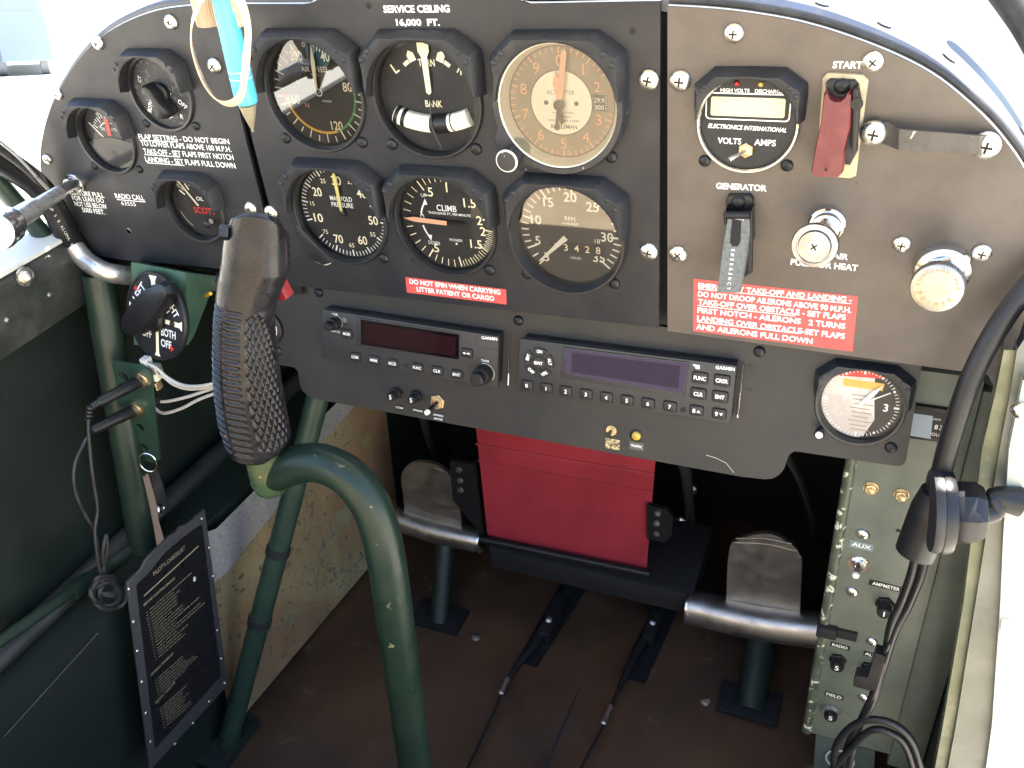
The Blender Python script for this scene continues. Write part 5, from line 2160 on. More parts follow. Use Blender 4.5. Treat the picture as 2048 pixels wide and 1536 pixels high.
# ------------------------------------------------------------------ control stick
cs = thing('control_stick', 'green bent control stick with black ribbed pistol grip', 'control stick', ony((829, 1530), -180))
mb = MB(mat('stick_green', (.009, .021, .014), .36, spec=.3, c2=(.007, .018, .012), sc=26, rvar=.1, bump=.12, bsc=260, wear=(.15, .15, .085), wsc=60, wlo=.665, whi=.70))
mb.tube([ony(p, y) for p, y in (((552, 945), -148), ((600, 928), -148), ((645, 927), -148), ((697, 953), -150), ((735, 998), -153), ((757, 1050), -156), ((771, 1110), -160), ((784, 1193), -164), ((803, 1333), -170), ((828, 1519), -176), ((842, 1640), -180))], 13.2, 28, 8)
part('tube', mb, cs, world=True)
mb = MB(mat('worn_green_socket', (.05, .095, .05), .28, .25, c2=(.11, .12, .055), sc=22, rvar=.1, wear=(.6, .55, .38), wsc=70, wlo=.68, whi=.7))
a, b = ony((524, 880), -150), ony((544, 978), -149)
d = (b - a).normalized()
l_ = (b - a).length
mb.lathe([(13, 0), (13.4, l_ * .5), (13.2, l_ * .82), (11.5, l_ * .95), (7, l_ * 1.03), (0, l_ * 1.05)], a, d, 32)
part('socket', mb, cs, world=True)
# grip: lofted along its axis with moulded ribs and chequering
Pb, Pt = ony((520, 905), -150), ony((522, 425), -128)
A_ = (Pt - Pb)
A = A_.normalized()
S = (RCT @ Vector((1, 0, 0)))
S = (S - A * S.dot(A)).normalized()
D = S.cross(A)
if D.dot(CP - Pb) < 0: D = -D
EDG = [(408, 486, 566), (411, 471, 575), (416, 463, 578), (440, 457, 579), (500, 449, 578), (530, 446, 578), (560, 441, 569), (600, 435, 553), (640, 431, 547), (700, 429, 551), (760, 430, 559), (800, 433, 566), (840, 438, 575), (868, 445, 580), (885, 452, 572), (900, 464, 552), (908, 478, 530)]


def edge(y):
    for (a, l, r), (b, l2, r2) in zip(EDG, EDG[1:]):
        if a <= y <= b:
            t = (y - a) / (b - a)
            return l + (l2 - l) * t, r + (r2 - r) * t
    return EDG[-1][1:] if y > 900 else EDG[0][1:]


NT, NP = 380, 260
V, F = [], []
for i in range(NT):
    t = i / (NT - 1)
    y = 908 - 500 * t
    # point of the axis that shows at photo row y
    lo_, hi_ = -.15, 1.15
    for _ in range(24):
        m_ = (lo_ + hi_) / 2
        q = RC @ (Pb + A_ * m_ - CP)
        if 768 + FPX * q.y / q.z > y: lo_ = m_
        else: hi_ = m_
    c = Pb + A_ * m_
    q = RC @ (c - CP)
    k = q.z / FPX
    xa = 1024 + FPX * q.x / q.z
    l, r = edge(y)
    hw, of = (r - l) / 2 * k, ((l + r) / 2 - xa) * k
    hd = 17.5 * min(1, hw / 15) + (2.5 * math.exp(-((y - 760) / 90.) ** 2))
    for j in range(NP):
        ph = 2 * math.pi * j / NP
        cs_, sn = math.cos(ph), math.sin(ph)
        e = .82
        ux = math.copysign(abs(cs_) ** e, cs_)
        uy = math.copysign(abs(sn) ** e, sn)
        dg = math.degrees(ph)
        dis = 0.
        if 600 < y < 888 and 86 < dg < 205:
            rib = .5 + .5 * math.cos(2 * math.pi * (y - 600) / 13.1)
            rib = min(1, max(0, (rib - .28) * 2.6))
            gap = 0 if abs(dg - 117) < 4 else (1 if dg > 117 else .75)
            ee = min(1, (dg - 86) / 5, (205 - dg) / 6, (y - 600) / 3, (888 - y) / 3)
            dis = -1.5 * (1 - rib) * gap * max(0, ee)
        top_ = 606 + ((dg - 62) / 50) ** 2 * 70
        if top_ < y < 872 and -2 < dg < 80:
            w1, w2 = dg / 14. + y / 27., dg / 14. - y / 27.
            pat = min(abs((w1 % 1) - .5), abs((w2 % 1) - .5)) * 2
            ee = min(1, (dg + 2) / 5, (80 - dg) / 3, (y - top_) / 5, (872 - y) / 6)
            dis = (-1.1 + 1.5 * min(1, pat * 1.5)) * max(0, ee)
        wt = max(0., min(1., (480 - y) / 60)) * .75
        V.append(c + S * (of + ux * (hw + dis)) + D * (uy * (hd + dis)) + A * (wt * hd * (uy - 1)))
for i in range(NT - 1):
    for j in range(NP):
        F.append((i * NP + j, i * NP + (j + 1) % NP, (i + 1) * NP + (j + 1) % NP, (i + 1) * NP + j))
F.append(list(range(NP)))
F.append([(NT - 1) * NP + j for j in range(NP)][::-1])
mb = MB(M_bake).add(V, F)
grip = part('grip', mb, cs, world=True, sharp=75)
mb = MB(mat('trigger_red', (.22, .016, .02), .4))
q = ony((566, 579), -118)
mb.prism([(-6, -6), (2, -6), (4.5, -4), (1, 7), (-6, 8)], -4, 4, 1)
mb.V = [v + q for v in mb.V]
part('trigger', mb, cs, world=True)
for p, m_, r, dd in (((456, 466), M_blk, 4.4, (-.75, -.55, .35)), ((461, 862), M_cad, 5.0, (-.55, -.75, .35))):
    mb = MB(m_)
    q = ony(p, -146 if p[1] < 600 else -160)
    mb.lathe([(r, 0), (r, 4), (r * .8, 5), (r * .55, 5), (r * .5, 4), (0, 4)], q, dd, n=6 if m_ is M_blk else 20)
    part('grip_bolt', mb, grip, world=True)

# ------------------------------------------------------------------ footwell
YR = 175
rb = thing('fuselage_cover', 'red painted cover box under the middle of the radio panel', 'cover box', ony((1130, 1100), YR))
mb = MB(M_redbox)
A4 = [ony(p, YR) for p in ((946, 800), (1318, 835), (1293, 1140), (975, 1070))]
B4 = [q + Vector((s_, 140, 0)) for q, s_ in zip(A4, (40, -60, -60, 40))]
mb.add(A4 + B4, [(3, 2, 1, 0), (1, 2, 6, 5), (0, 4, 7, 3), (2, 3, 7, 6)])
part('front_cover', mb, rb, world=True)
for A, B in (((951, 888), (1305, 948)), ((956, 921), (1303, 984))):
    mb = MB(M_redbox)
    mb.tube([ony(A, YR - .5), ony(B, YR - .5)], 1.1 if A[1] < 900 else .7, 8, 1)
    part('pressed_bead', mb, rb, world=True)
mb = MB(M_blk)
a, b = ony((962, 1078), YR - 8), ony((1300, 1148), YR - 8)
mb.tube([a, b], 4.5, 14, 1)
part('lower_frame', mb, rb, world=True)
for P, riv in (([(900, 922), (948, 930), (965, 1070), (905, 1000)], ((918, 940), (920, 961), (921, 980))), ([(1293, 1010), (1335, 1020), (1346, 1035), (1342, 1075), (1330, 1085), (1293, 1078)], ((1315, 1027), (1313, 1047), (1313, 1068)))):
    mb = MB(M_blk)
    q4 = [ony(p, YR - 6) for p in P]
    n4 = len(q4)
    mb.add(q4 + [q + Vector((0, 5, 0)) for q in q4], [list(range(n4))[::-1]] + [(i, (i + 1) % n4, n4 + (i + 1) % n4, n4 + i) for i in range(n4)])
    part('side_plate', mb, rb, world=True)
    for p in riv:
        mb = MB(M_pedal)
        mb.lathe([(4, 0), (3.4, 1.6), (0, 2.4)], ony(p, YR - 6), (0, -1, 0), 14)
        part('rivet', mb, rb, world=True)
mb = MB(M_blkm)
q = ony((975, 1090), YR + 5)
q2 = ony((1385, 1150), YR + 5)
mb.box((q.x, YR + 5, q.z - 40), (q2.x, YR + 120, q.z - 6), 4)
solo('keel_beam', mb, 'black cross beam below the red cover box', 'beam')

YPD = 185


def pedal(label, barp, plate, ridges, post, capx, br):
    o = thing('rudder_pedal', label, 'pedal', ony(post[1], YPD - 50), group='rudder pedals')
    mb = MB(M_pedal)
    a, b = ony(barp[0], YPD), ony(barp[1], YPD)
    d = b - a
    mb.tube([a, a + d * .5 + Vector((0, -3, -2)), b], br, 22, 4)
    part('foot_bar', mb, o, world=True)
    mb = MB(M_pedal)
    V, F = [], []
    P = [ony(p, YPD + 2) for p in [plate[0]] + [tuple(q) for q in smooth(plate[1:-1], 4)] + [plate[-1]]]
    zt, zb = max(p.z for p in P), min(p.z for p in P)
    n = len(P)
    for off in (0, 5):
        for p in P:
            t = (p.z - zb) / (zt - zb)
            V.append(p + Vector((0, off + 26 * max(0, t - .45) ** 1.6, 0)))
    F = [list(range(n))[::-1], [n + i for i in range(n)]] + [(i, (i + 1) % n, n + (i + 1) % n, n + i) for i in range(n)]
    mb.add(V, F)
    pt = part('tread_plate', mb, o, world=True)
    for A, B in ridges:
        mb = MB(M_pedal)
        a, b = ony(A, YPD - 3), ony(B, YPD - 3)
        m_ = (a + b) / 2 + Vector((0, 4, 3))
        mb.tube([a + Vector((0, 12, 0)), m_ + Vector((0, 9, 0)), b + Vector((0, 12, 0))], 1.1, 8)
        part('tread_ridge', mb, pt, world=True)
    mb = MB(M_greend)
    a, b = ony(post[0], YPD + 6), onz(post[1], FZ)
    mb.tube([a, b], post[2] * .85, 18, 1)
    part('post', mb, o, world=True)
    mb = MB(M_fire)
    mb.box((b.x - 34, b.y - 14, FZ), (b.x + 30, b.y + 26, FZ + 6), 2)
    part('base_plate', mb, o, world=True)
    if capx:
        mb = MB(M_steel)
        a, b = ony(barp[capx], YPD), ony(barp[1 - capx], YPD)
        mb.lathe([(br * .9, -3), (br * 1.18, -2.5), (br * 1.18, 0), (br * .9, .5)], a, a - b, 28)
        part('end_flange', mb, o, world=True)
    return o


pedal('left worn metal rudder pedal beyond the green stick', ((760, 1025), (965, 1083)), [(812, 1060), (806, 990), (799, 958), (806, 942), (826, 934), (862, 939), (890, 955), (908, 978), (918, 1005), (924, 1070)], [((812, 946), (888, 958))], ((892, 1070), (878, 1245), 14), 1, 15)
pedal('right worn metal rudder pedal beside the electrical box', ((1378, 1212), (1650, 1262)), [(1450, 1240), (1453, 1190), (1457, 1105), (1474, 1090), (1500, 1082), (1535, 1081), (1566, 1092), (1592, 1110), (1603, 1130), (1598, 1260)], [((1468, 1092), (1580, 1103)), ((1462, 1100), (1592, 1118)), ((1458, 1108), (1600, 1130))], ((1525, 1260), (1500, 1420), 19), 0, 20)
pd2 = [o for o in bpy.data.objects if o.name.startswith('rudder_pedal')][-1]
mb = MB(M_steel)
a, b = ony((1378, 1212), YPD), ony((1650, 1262), YPD)
mb.lathe([(18, -3), (23, -2.5), (23, 0), (18, .5)], a, a - b, 28)
part('end_flange', mb, pd2, world=True)

for k, (pts, rr, tb_) in enumerate((([(1140, 1172), (1105, 1235), (1060, 1298), (1020, 1352), (985, 1430), (925, 1560)], [9, 8, 6, 2.4, 1.6, 1.6], ((1016, 1355), (1000, 1390))),
                                    ([(1345, 1165), (1310, 1240), (1275, 1300), (1235, 1385), (1210, 1445), (1150, 1560)], [9, 8, 6, 2.4, 1.6, 1.6], ((1222, 1410), (1205, 1450))))):
    o = thing('control_cable', ('left' if k == 0 else 'right') + ' dark control cable with turnbuckle running over the brown floor', 'control cable', onz(pts[3], FZ + 6), group='control cables on the floor')
    mb = MB(M_blk)
    mb.tube([onz(p, FZ + 9) for p in pts], rr, 10, 4)
    part('cable', mb, o, world=True)
    mb = MB(M_fire)
    a, b = onz((pts[0][0] + 6, pts[0][1]), FZ + 3), onz((pts[3][0] + 34, pts[3][1] - 26), FZ + 3)
    u = (b - a).normalized().cross(Vector((0, 0, 1))) * 17
    mb.add([a - u, a + u, b + u * .7, b - u * .7] + [q - Vector((0, 0, 3)) for q in (a - u, a + u, b + u * .7, b - u * .7)], [(0, 1, 2, 3), (0, 4, 5, 1), (1, 5, 6, 2), (2, 6, 7, 3), (3, 7, 4, 0)])
    part('guide_rail', mb, o, world=True)
    mb = MB(M_pedal)
    a, b = onz(tb_[0], FZ + 9), onz(tb_[1], FZ + 9)
    mb.lathe([(2, 0), (3.6, 2), (3.2, (b - a).length * .5), (3.8, (b - a).length - 2), (2, (b - a).length)], a, b - a, 12)
    part('turnbuckle', mb, o, world=True)
    mb = MB(M_blk)
    c = onz((pts[1][0] - 4, pts[1][1] + 6), FZ + 10)
    mb.box((c.x - 5, c.y - 30, FZ + 2), (c.x + 9, c.y + 34, FZ + 20), 3)
    part('clevis', mb, o, world=True)
    mb = MB(M_pedal)
    mb.lathe([(4, 0), (4, 3), (0, 4)], c + Vector((2, -8, 10)), (0, -.4, 1), n=6)
    part('clevis_bolt', mb, o, world=True)
mb = MB(M_blkm)
a, b = onz((1160, 1375), FZ + .6), onz((1080, 1560), FZ + .6)
u = Vector((2.2, 0, 0))
mb.add([a - u * .3, a + u * .3, b + u, b - u], [(0, 1, 2, 3)])
solo('floor_seam', mb, 'dark seam line in the brown floor between the control cables', 'seam')
for p, w in (((952, 1274), 'left floor'), ((1411, 1403), 'right floor'), ((1383, 976), '')):
    if w:
        mb = MB(M_pedal)
        q = onz(p, FZ)
        mb.lathe([(6, 0), (5.4, 1.6), (3, 2.6), (0, 2.8)], q, (0, 0, 1), 16)
        solo('floor_screw', mb, 'round metal screw in the ' + w + ' beside the pedals', 'screw')

# ------------------------------------------------------------------ electrical box on the right
YB = 36
eb = thing('electrical_box', 'grey green electrical box with chipped left edge and fuse row', 'electrical box', ony((1720, 1300), YB))
mb = MB(M_greeng)
bl_, br_ = ony((1612, 1464), YB), ony((1790, 1512), YB)
mb.box((204.5, YB, bl_.z), (277, 100, -50), 1.2)
part('box_body', mb, eb, world=True)
mb = MB(M_chip)
g = random.Random(9)
mb.tube([(205, YB + 2.2, -90), (204.6, YB + 2.2, bl_.z)], 4.4, 14, 1)
part('chipped_edge', mb, eb, world=True)
mb = MB(M_greeng)
mb.box((277.2, YB + 3, bl_.z - 20), (305, 100, -62), 1)
part('side_web', mb, eb, world=True)
for p, r, k in (((1726, 1068), 5.2, 'steel'), ((1705, 1183), 5.0, 'steel'), ((1744, 1283), 4.8, 'steel'), ((1727, 1394), 4.8, 'steel')):
    c = loc2(eb, p)
    screw(eb, c.x, c.y, r, k)
for p in ((1742, 975), (1803, 989)):
    c = loc2(eb, p)
    mb = MB(M_cad)
    mb.lathe([(5.4, .1), (5.4, -.6)], (c.x, 0, c.y), seg=20)
    mb.lathe([(4.6, -.4), (4.6, -3.4), (4, -3.8)], (c.x, 0, c.y), n=6, a0=.2)
    mb.lathe([(2.4, -3.4), (2.4, -5), (0, -5.2)], (c.x, 0, c.y), seg=14)
    part('stud_nut', mb, eb)
mb = MB(M_blkm)
c = loc2(eb, (1796, 1061), -.1)
mb.disc(c.x, c.y, 1.7, -.1, 14)
part('drilled_hole', mb, eb)


def boxlabel(label, p, w, h, s_, m, th, a=-3., mt=M_white):
    o = thing('label_tape', label, 'label', ony(p, YB))
    mb = MB(m)
    mb.rbox(0, 0, w * 1.16, h * 1.16, .2, -.3, -.02, 0, rad(a))
    mb.m(mt).text(s_, 0, 0, th * 1.2, w * .92, rad(a), -.42, .012)
    part('tape', mb, o)


boxlabel('grey blue tape lettered aux above a toggle', (1723, 1091), 15, 6.6, 'AUX', M_graylab, 3.2)
boxlabel('black tape lettered ampmeter above a fuse', (1772, 1172), 22, 5.4, 'AMPMETER', M_dymo, 2.9)
boxlabel('black tape lettered radio above a breaker', (1680, 1292), 13.5, 5, 'RADIO', M_dymo, 2.8)
boxlabel('black tape lettered alt beside the cable plug', (1741, 1309), 9.5, 4.8, 'ALT', M_dymo, 2.8)
boxlabel('dark tape lettered field at the bottom of the box', (1668, 1391), 14, 5.4, 'FIELD', mat('green_black_tape', (.03, .034, .03), .4), 3.0)
q = ony((1718, 1127), YB)
ax = thing('toggle_switch', 'auxiliary toggle with bright round nut on the electrical box', 'switch', q)
tp = ony((1711, 1153), YB - 16) - q
toggle(ax, 0, 0, 6.6, tp, (1.7, 2.8), M_steel, M_blk, M_pale, .1, True)
breaker('fuse holder with a screw slot under the ampmeter tape', (1770, 1206), 'I', 'w', 'fuse_holder', 'fuse and breaker buttons on the electrical box', 7.4, 5.6, 12, y=YB)
breaker('black breaker numbered five under the radio tape', (1676, 1318), '5', 'w', 'circuit_breaker', 'fuse and breaker buttons on the electrical box', 7.2, 5.6, 10, y=YB)
breaker('black breaker half hidden by the cable plug', (1738, 1334), '5', 'w', 'circuit_breaker', 'fuse and breaker buttons on the electrical box', 6.8, 5.4, 10, y=YB)
breaker('breaker with a bare metal nut under the field tape', (1663, 1420), '5', 'w', 'circuit_breaker', 'fuse and breaker buttons on the electrical box', 8.2, 5.8, 9, y=YB, nm=mat('chipped_nut', (.30, .30, .27), .45, .4, c2=(.12, .12, .11), sc=160))
mb = MB(M_blkm)
q = ony((1654, 1258), YB)
mb.tube([q + Vector((7 * math.cos(a), 2 + 7 * math.sin(a), 0)) for a in (2.6, 3.4, 4.2, 5., 5.8, 6.4)], 1, 8)
V = []
mb.box((q.x - 8, YB - 6, q.z - 6.5), (q.x + 8, YB + 3, q.z + 6.5), 2)
mb.box((q.x + 8, YB - 3, q.z - 5), (q.x + 24, YB, q.z + 5), 1)
solo('pipe_clamp', mb, 'black clamp gripping the chipped edge of the electrical box', 'clamp')
# hour meter
q = ony((1868, 850), YB)
hm = thing('hour_meter', 'small black hour meter window on the upper electrical box', 'hour meter', q)
mb = MB(M_blk)
P = L(hm, [(1800, 806), (1912, 822), (1906, 890), (1796, 874)], -3)
mb.prism(P, -3, 0, .8)
mb.m(M_dial).flat(L(hm, [(1806, 814), (1906, 829), (1901, 882), (1802, 867)], -3.1), -3.1)
mb.m(M_white)
ptext(mb, hm, 'HOURS', (1856, 870), (1888, 875), 7, -3.2, 0)
ptext(mb, hm, 'QUARTZ', (1860, 839), (1882, 842), 4.5, -3.2, 0)
for k in range(2):
    ptext(mb, hm, '83'[k], (1868 + 10 * k, 858 + 1.5 * k), (1875 + 10 * k, 859 + 1.5 * k), 10, -3.2, .01)
part('meter_body', mb, hm)
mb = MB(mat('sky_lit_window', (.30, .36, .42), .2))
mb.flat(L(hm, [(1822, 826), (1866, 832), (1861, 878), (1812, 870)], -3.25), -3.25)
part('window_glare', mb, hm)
mb = MB(mat('woven_tape', (.20, .18, .12), .8, c2=(.28, .25, .17), sc=400, bump=.4, bsc=900))
mb.box((246, 92, -68), (304, 97, -34), 1)
solo('canvas_strip', mb, 'beige woven strip in the gap right of the clock corner', 'strip')

# lower plate with ring
mb = MB(M_greeng)
P = [ony(p, 66) for p in ((1632, 1470), (1750, 1502), (1745, 1600), (1622, 1600))]
mb.add(P + [p + Vector((0, 4, 0)) for p in P], [(3, 2, 1, 0), (0, 1, 5, 4), (0, 4, 7, 3), (1, 2, 6, 5)])
mb.m(M_pale)
c = ony((1680, 1520), 62)
mb.tube([c + Vector((13 * math.cos(k * .3142), 0, 15 * math.sin(k * .3142))) for k in range(20)], .9, 8, 1, closed=True)
solo('lower_plate', mb, 'grey plate with a bright ring below the electrical box', 'plate')

# ------------------------------------------------------------------ right door side
def strip(name, label, cat, m, left, right, y, depth=14):
    mb = MB(m)
    Lf, Rt = [ony(p, y) for p in left], [ony(p, y) for p in right]
    n = len(Lf)
    V = Lf + Rt + [p + Vector((0, depth, 0)) for p in Lf] + [p + Vector((0, depth, 0)) for p in Rt]
    F = []
    for i in range(n - 1):
        F += [(i, i + 1, n + i + 1, n + i), (2 * n + i, 2 * n + i + 1, i + 1, i), (n + i, n + i + 1, 3 * n + i + 1, 3 * n + i)]
    mb.add(V, F)
    return solo(name, mb, label, cat)


strip('door_post', 'olive chipped door post strip on the right wall', 'post', M_olive, [(2008, 700), (1990, 790), (1964, 900), (1928, 1200), (1886, 1450), (1862, 1580)], [(2034, 700), (2020, 790), (1999, 900), (1952, 1200), (1912, 1450), (1888, 1580)], -30)
strip('door_post', 'grey flat door post just left of the sunlit sill', 'post', mat('grey_door_post', (.11, .115, .09), .4, c2=(.15, .155, .13), sc=18, rvar=.08, bump=.2, bsc=200), [(2034, 700), (2020, 790), (1999, 900), (1952, 1200), (1912, 1450), (1888, 1580)], [(2075, 640), (2040, 790), (2018, 900), (2003, 1200), (1984, 1450), (1962, 1580)], -36)
strip('door_frame', 'pale green grey metal door frame on the far right edge', 'door frame', mat('grey_frame_metal', (.40, .42, .36), .4, c2=(.32, .34, .29), sc=14, rvar=.08), [(2046, 760), (2018, 900), (2006, 1080), (2001, 1200), (1984, 1450), (1966, 1580)], [(2110, 760), (2090, 900), (2046, 1080), (2030, 1200), (2008, 1450), (1994, 1580)], -44)
mb = MB(M_cream)
n2 = Vector((-.35, -.25, .9)).normalized()
P = [hit(p, n2, (318, -90, -190)) for p in ((2052, 1080), (2200, 1080), (2200, 1700), (1975, 1700), (1985, 1480), (2002, 1250), (2020, 1120))]
mb.add(P + [p - n2 * 12 for p in P], [list(range(7)), [13, 12, 11, 10, 9, 8, 7]] + [(i, (i + 1) % 7, 7 + (i + 1) % 7, 7 + i) for i in range(7)])
solo('door_sill', mb, 'sunlit cream door sill at the lower right edge', 'door sill')
c = ony((2040, 820), -46)
mb = MB(M_screw)
mb.lathe([(5, 0), (4.4, 2.4), (2.4, 4), (0, 4.4)], c, (-.5, -.8, 0), 18)
solo('door_bolt', mb, 'shiny round bolt high on the pale door frame', 'bolt')

# ------------------------------------------------------------------ mount, hose and leads
mt_o = thing('suction_mount', 'black round mount with eight sided knob clamped on the right door post', 'mount', ony((1880, 1020), -60))
ax_ = Vector((.985, .13, .06)).normalized()
c0 = ony((1880, 1022), -60)
mb = MB(mat('grey_rubber_rim', (.016, .0165, .019), .5, bump=.15, bsc=900))
mb.lathe([(21, -6), (24.6, -5.5), (25.4, -3), (25, 0)], c0, ax_, 48)
part('rubber_rim', mb, mt_o, world=True)
mb = MB(M_blk)
mb.lathe([(25.6, 0), (25.8, 3), (24.6, 6), (20, 7.5), (14, 8)], c0, ax_, 48)
part('disc', mb, mt_o, world=True)
mb = MB(M_blk)
mb.lathe([(17.6, 6.5), (19, 9), (19, 18), (16, 23), (7, 25.5)], c0, ax_, n=8, a0=.3)
part('knob', mb, mt_o, world=True)
mb = MB(M_blk)
e = ony((2016, 1006), -52)
mb.tube([c0 + ax_ * 22, c0 + ax_ * 30 + Vector((0, 0, 3)), e + Vector((-8, 0, 2)), e + Vector((6, 3, 0))], [8, 5, 6, 9], 16)
part('arm', mb, mt_o, world=True)
mb = MB(M_hose)
a, b = ony((1880, 985), -48), ony((1832, 1104), -56)
d = b - a
mb.tube([a, a + d * .3, a + d * .6, b], [11, 13, 12.8, 12.4], 24)
part('sleeve', mb, mt_o, world=True)
mb = MB(M_hose)
mb.tube([ony(p, y) for p, y in (((2110, 510), -8), ((2062, 565), -14), ((2005, 640), -22), ((1952, 735), -32), ((1912, 840), -42), ((1884, 940), -48), ((1868, 1010), -48))], 6.0, 20)
solo('air_hose', mb, 'glossy black hose curving down from the upper right to the mount', 'hose')
mb = MB(M_rub)
mb.tube([ony(p, 14) for p in ((2130, 600), (2070, 660), (2020, 712), (1985, 760))], [12, 14, 14, 8], 20)
solo('rubber_boot', mb, 'fat black rubber boot behind the glossy hose', 'boot')
ld = thing('power_lead', 'pair of black power leads looping over the electrical box', 'power lead', ony((1760, 1330), -24))
for pts in ([(1836, 1090), (1822, 1150), (1802, 1205), (1782, 1250), (1770, 1310), (1748, 1385), (1715, 1460), (1690, 1560)],
            [(1856, 1090), (1842, 1150), (1815, 1215), (1790, 1262), (1768, 1330), (1742, 1410), (1700, 1480), (1682, 1560)],
            [(1790, 1262), (1776, 1290), (1766, 1306)]):
    mb = MB(M_hose)
    mb.tube([ony(p, -26 - 3 * (i % 2)) for i, p in enumerate(pts)], 3.0 if len(pts) > 3 else 2.4, 12)
    part('lead', mb, ld, world=True)
for pts in ([(1668, 1560), (1670, 1500), (1695, 1460), (1735, 1440), (1785, 1447), (1825, 1485), (1848, 1560)], [(1640, 1570), (1700, 1498), (1745, 1460), (1790, 1470), (1815, 1500), (1835, 1570)]):
    mb = MB(M_hose)
    mb.tube([ony(p, -30) for p in pts], 3.0, 12)
    part('lead', mb, ld, world=True)
mb = MB(M_blk)
T4 = [ony(p, -32) for p in ((1752, 1306), (1772, 1314), (1752, 1382), (1732, 1380), (1706, 1372), (1712, 1352), (1735, 1356))]
mb.add(T4 + [p + Vector((0, 9, 0)) for p in T4], [list(range(7))[::-1]] + [(i, (i + 1) % 7, 7 + (i + 1) % 7, 7 + i) for i in range(7)])
part('angle_plug', mb, ld, world=True)

# ------------------------------------------------------------------ pen, holder and rubber band
YN = -42
pn = thing('pen', 'bright blue ballpoint pen hanging point down at the left panel joint', 'pen', ony((475, 110), YN))
a, b, t = ony((436, -40), YN), ony((494, 206), YN), ony((506, 263), YN + 4)
ap = b - a
l_ = ap.length
mb = MB(M_pen)
mb.lathe([(6.2, 0), (6.8, l_ * .3), (7.2, l_ * .6), (7.4, l_ * .96), (6.8, l_)], a, ap, 28)
mb.m(M_white)
for f_ in (.715, .775):
    mb.lathe([(7.45, l_ * f_), (7.45, l_ * (f_ + .007))], a, ap, 28, cap0=False, cap1=False)
part('barrel', mb, pn, world=True)
mb = MB(mat('pen_tip_metal', (.66, .58, .40), .35, .55))
mb.lathe([(6.0, 0), (4.2, 8), (1.4, (t - b).length - 3), (.9, (t - b).length - 2.6), (.6, (t - b).length)], b, t - b, 24)
part('tip', mb, pn, world=True)
hd_ = thing('pen_holder', 'ribbed tan twin clip holding the blue pen at the panel top', 'holder', ony((440, 28), YN))
mb = MB(M_wood)
for c, r in (((457, 22), 8.6), ((412, 20), 7.4)):
    q = ony(c, YN + 4)
    N_ = 60
    V, F = [], []
    d = ap.normalized()
    qm = Vector((0, 1, 0)).rotation_difference(d).to_matrix()
    for tt, rs in ((-9, .94), (-8, 1), (8, 1), (9, .94)):
        for k in range(N_):
            an = 2 * math.pi * k / N_
            R1 = (r + (.55 if k % 2 else -.1)) * rs
            V.append(q + qm @ Vector((R1 * math.sin(an), tt, R1 * math.cos(an))))
    for i in range(3):
        for k in range(N_):
            F.append((i * N_ + k, i * N_ + (k + 1) % N_, (i + 1) * N_ + (k + 1) % N_, (i + 1) * N_ + k))
    F += [list(range(N_))[::-1], [3 * N_ + k for k in range(N_)]]
    mb.add(V, F)
part('clip', mb, hd_, world=True, sharp=20)
mb = MB(M_band)
pts = [(398, 10), (384, 45), (383, 85), (394, 130), (412, 172), (436, 202), (462, 207), (482, 190), (489, 150), (494, 100), (496, 60), (488, 20), (472, -8), (440, -20), (412, -10)]
n = len(pts)
V, F = [], []
CB = ony((440, 100), YN - 12)
SM = []
for i in range(n):
    p0, p1, p2, p3 = (Vector(pts[(i + k) % n]) for k in (-1, 0, 1, 2))
    for k in range(6):
        t_ = k / 6
        SM.append(.5 * ((2 * p1) + (p2 - p0) * t_ + (2 * p0 - 5 * p1 + 4 * p2 - p3) * t_ * t_ + (3 * p1 - p0 - 3 * p2 + p3) * t_ ** 3))
for i, p in enumerate(SM):
    q = ony(p, YN - 10)
    r_ = (q - CB)
    r_.y = 0
    r_.normalize()
    tw = .55 + .45 * math.sin(i * .09)
    w = Vector((0, 1, 0)) * (3.4 * tw) + r_ * 2.1
    th_ = r_ * .5
    V += [q - w - th_, q + w - th_, q + w + th_, q - w + th_]
m_ = len(SM)
for i in range(m_):
    for j in range(4):
        F.append((i * 4 + j, i * 4 + (j + 1) % 4, ((i + 1) % m_) * 4 + (j + 1) % 4, ((i + 1) % m_) * 4 + j))
mb.add(V, F)
solo('rubber_band', mb, 'tan rubber band looped loosely around the blue pen', 'rubber band', sharp=60)

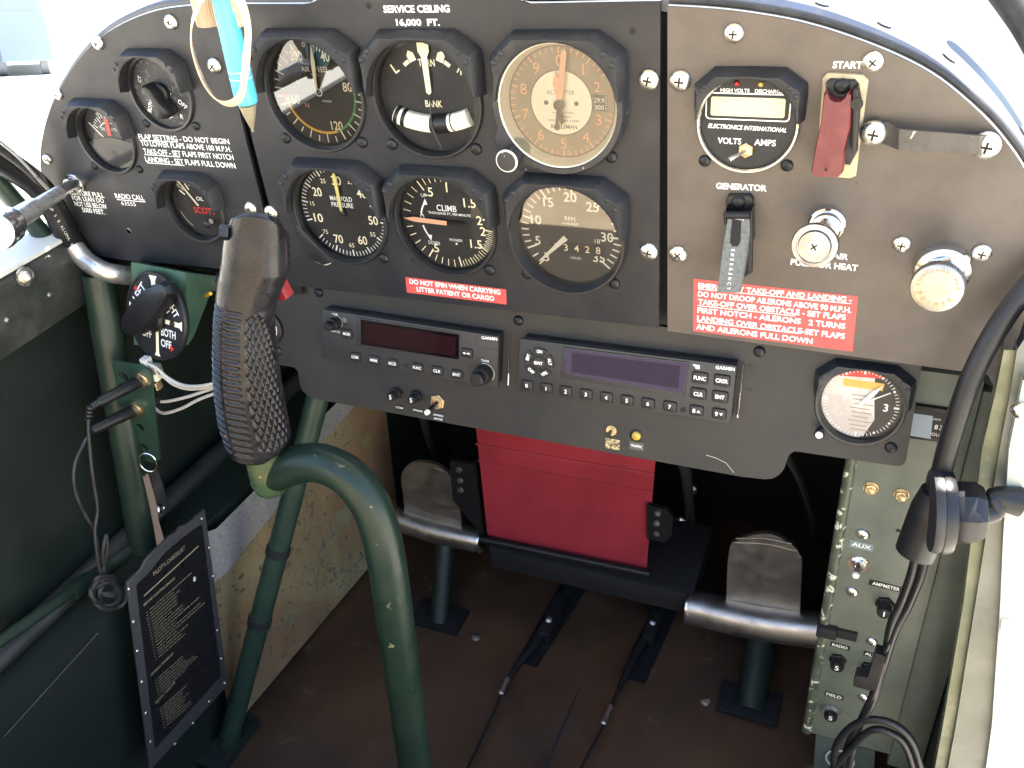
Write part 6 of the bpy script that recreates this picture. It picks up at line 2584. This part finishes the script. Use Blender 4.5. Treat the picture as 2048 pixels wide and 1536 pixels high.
# ------------------------------------------------------------------ pilot seat behind the camera (seen in the dial glasses)
se = thing('pilot_seat', 'tan cloth pilot seat facing the panel, reflected in the dial glasses', 'seat', (-60, -700, -260))
mb = MB(M_seat)
mb.box((-400, -820, -560), (270, -360, -240), 25)
part('cushion', mb, se, world=True)
mb = MB(M_seat)
V = []
for z, y in ((-220, -760), (60, -810), (330, -850)):
    V += [(-440, y, z), (280, y, z), (280, y - 60, z), (-440, y - 60, z)]
mb.add(V, [(i * 4 + j, i * 4 + (j + 1) % 4, i * 4 + 4 + (j + 1) % 4, i * 4 + 4 + j) for i in range(2) for j in range(4)] + [(8, 9, 10, 11), (3, 2, 1, 0)])
part('backrest', mb, se, world=True)

# ------------------------------------------------------------------ small things in the shade
for k, (pts, r, w) in enumerate((([(842, 820, 200), (858, 880, 250), (880, 940, 320), (884, 960, 396)], 5, 'left dark hose hanging behind the radio panel above the left pedal'),
                                 ([(1352, 880, 120), (1372, 945, 190), (1378, 1010, 260), (1390, 1080, 396)], 6, 'dark hose behind the radio panel right of the red cover'),
                                 ([(1560, 890, 120), (1600, 960, 180), (1625, 1040, 260), (1630, 1100, 396)], 4, 'dark cable behind the radio panel beside the electrical box'))):
    mb = MB(mat('dim_hose', (.022, .024, .028), .4))
    mb.tube([ony((p[0], p[1]), p[2]) for p in pts], r, 12)
    solo('engine_hose', mb, w, 'hose')
for p, r, w in (((1383, 976), 8, 'upper'), ((1362, 1042), 9, 'lower')):
    mb = MB(M_pedal)
    mb.lathe([(r, 0), (r, -4), (r * .6, -7), (0, -8)], ony(p, 300), (0, 1, 0), n=6)
    solo('firewall_bolt', mb, w + ' dim bolt head on the black firewall right of the red cover', 'bolt')
mb = MB(mat('dull_wire', (.07, .075, .07), .5))
mb.tube([onw((8, 1474), 3), onw((100, 1372), 4), onw((196, 1266), 3)], .35, 6)
solo('trim_wire', mb, 'thin taut wire along the dark lower left wall', 'wire')
for p, w in (((100, 590), 'forward'), ((14, 640), 'rearmost')):
    mb = MB(M_screw)
    mb.lathe([(2.4, 0), (2, 1), (0, 1.4)], onx(p, -440), (1, 0, 0), 14)
    o = part('rivet', mb, lg, world=True)
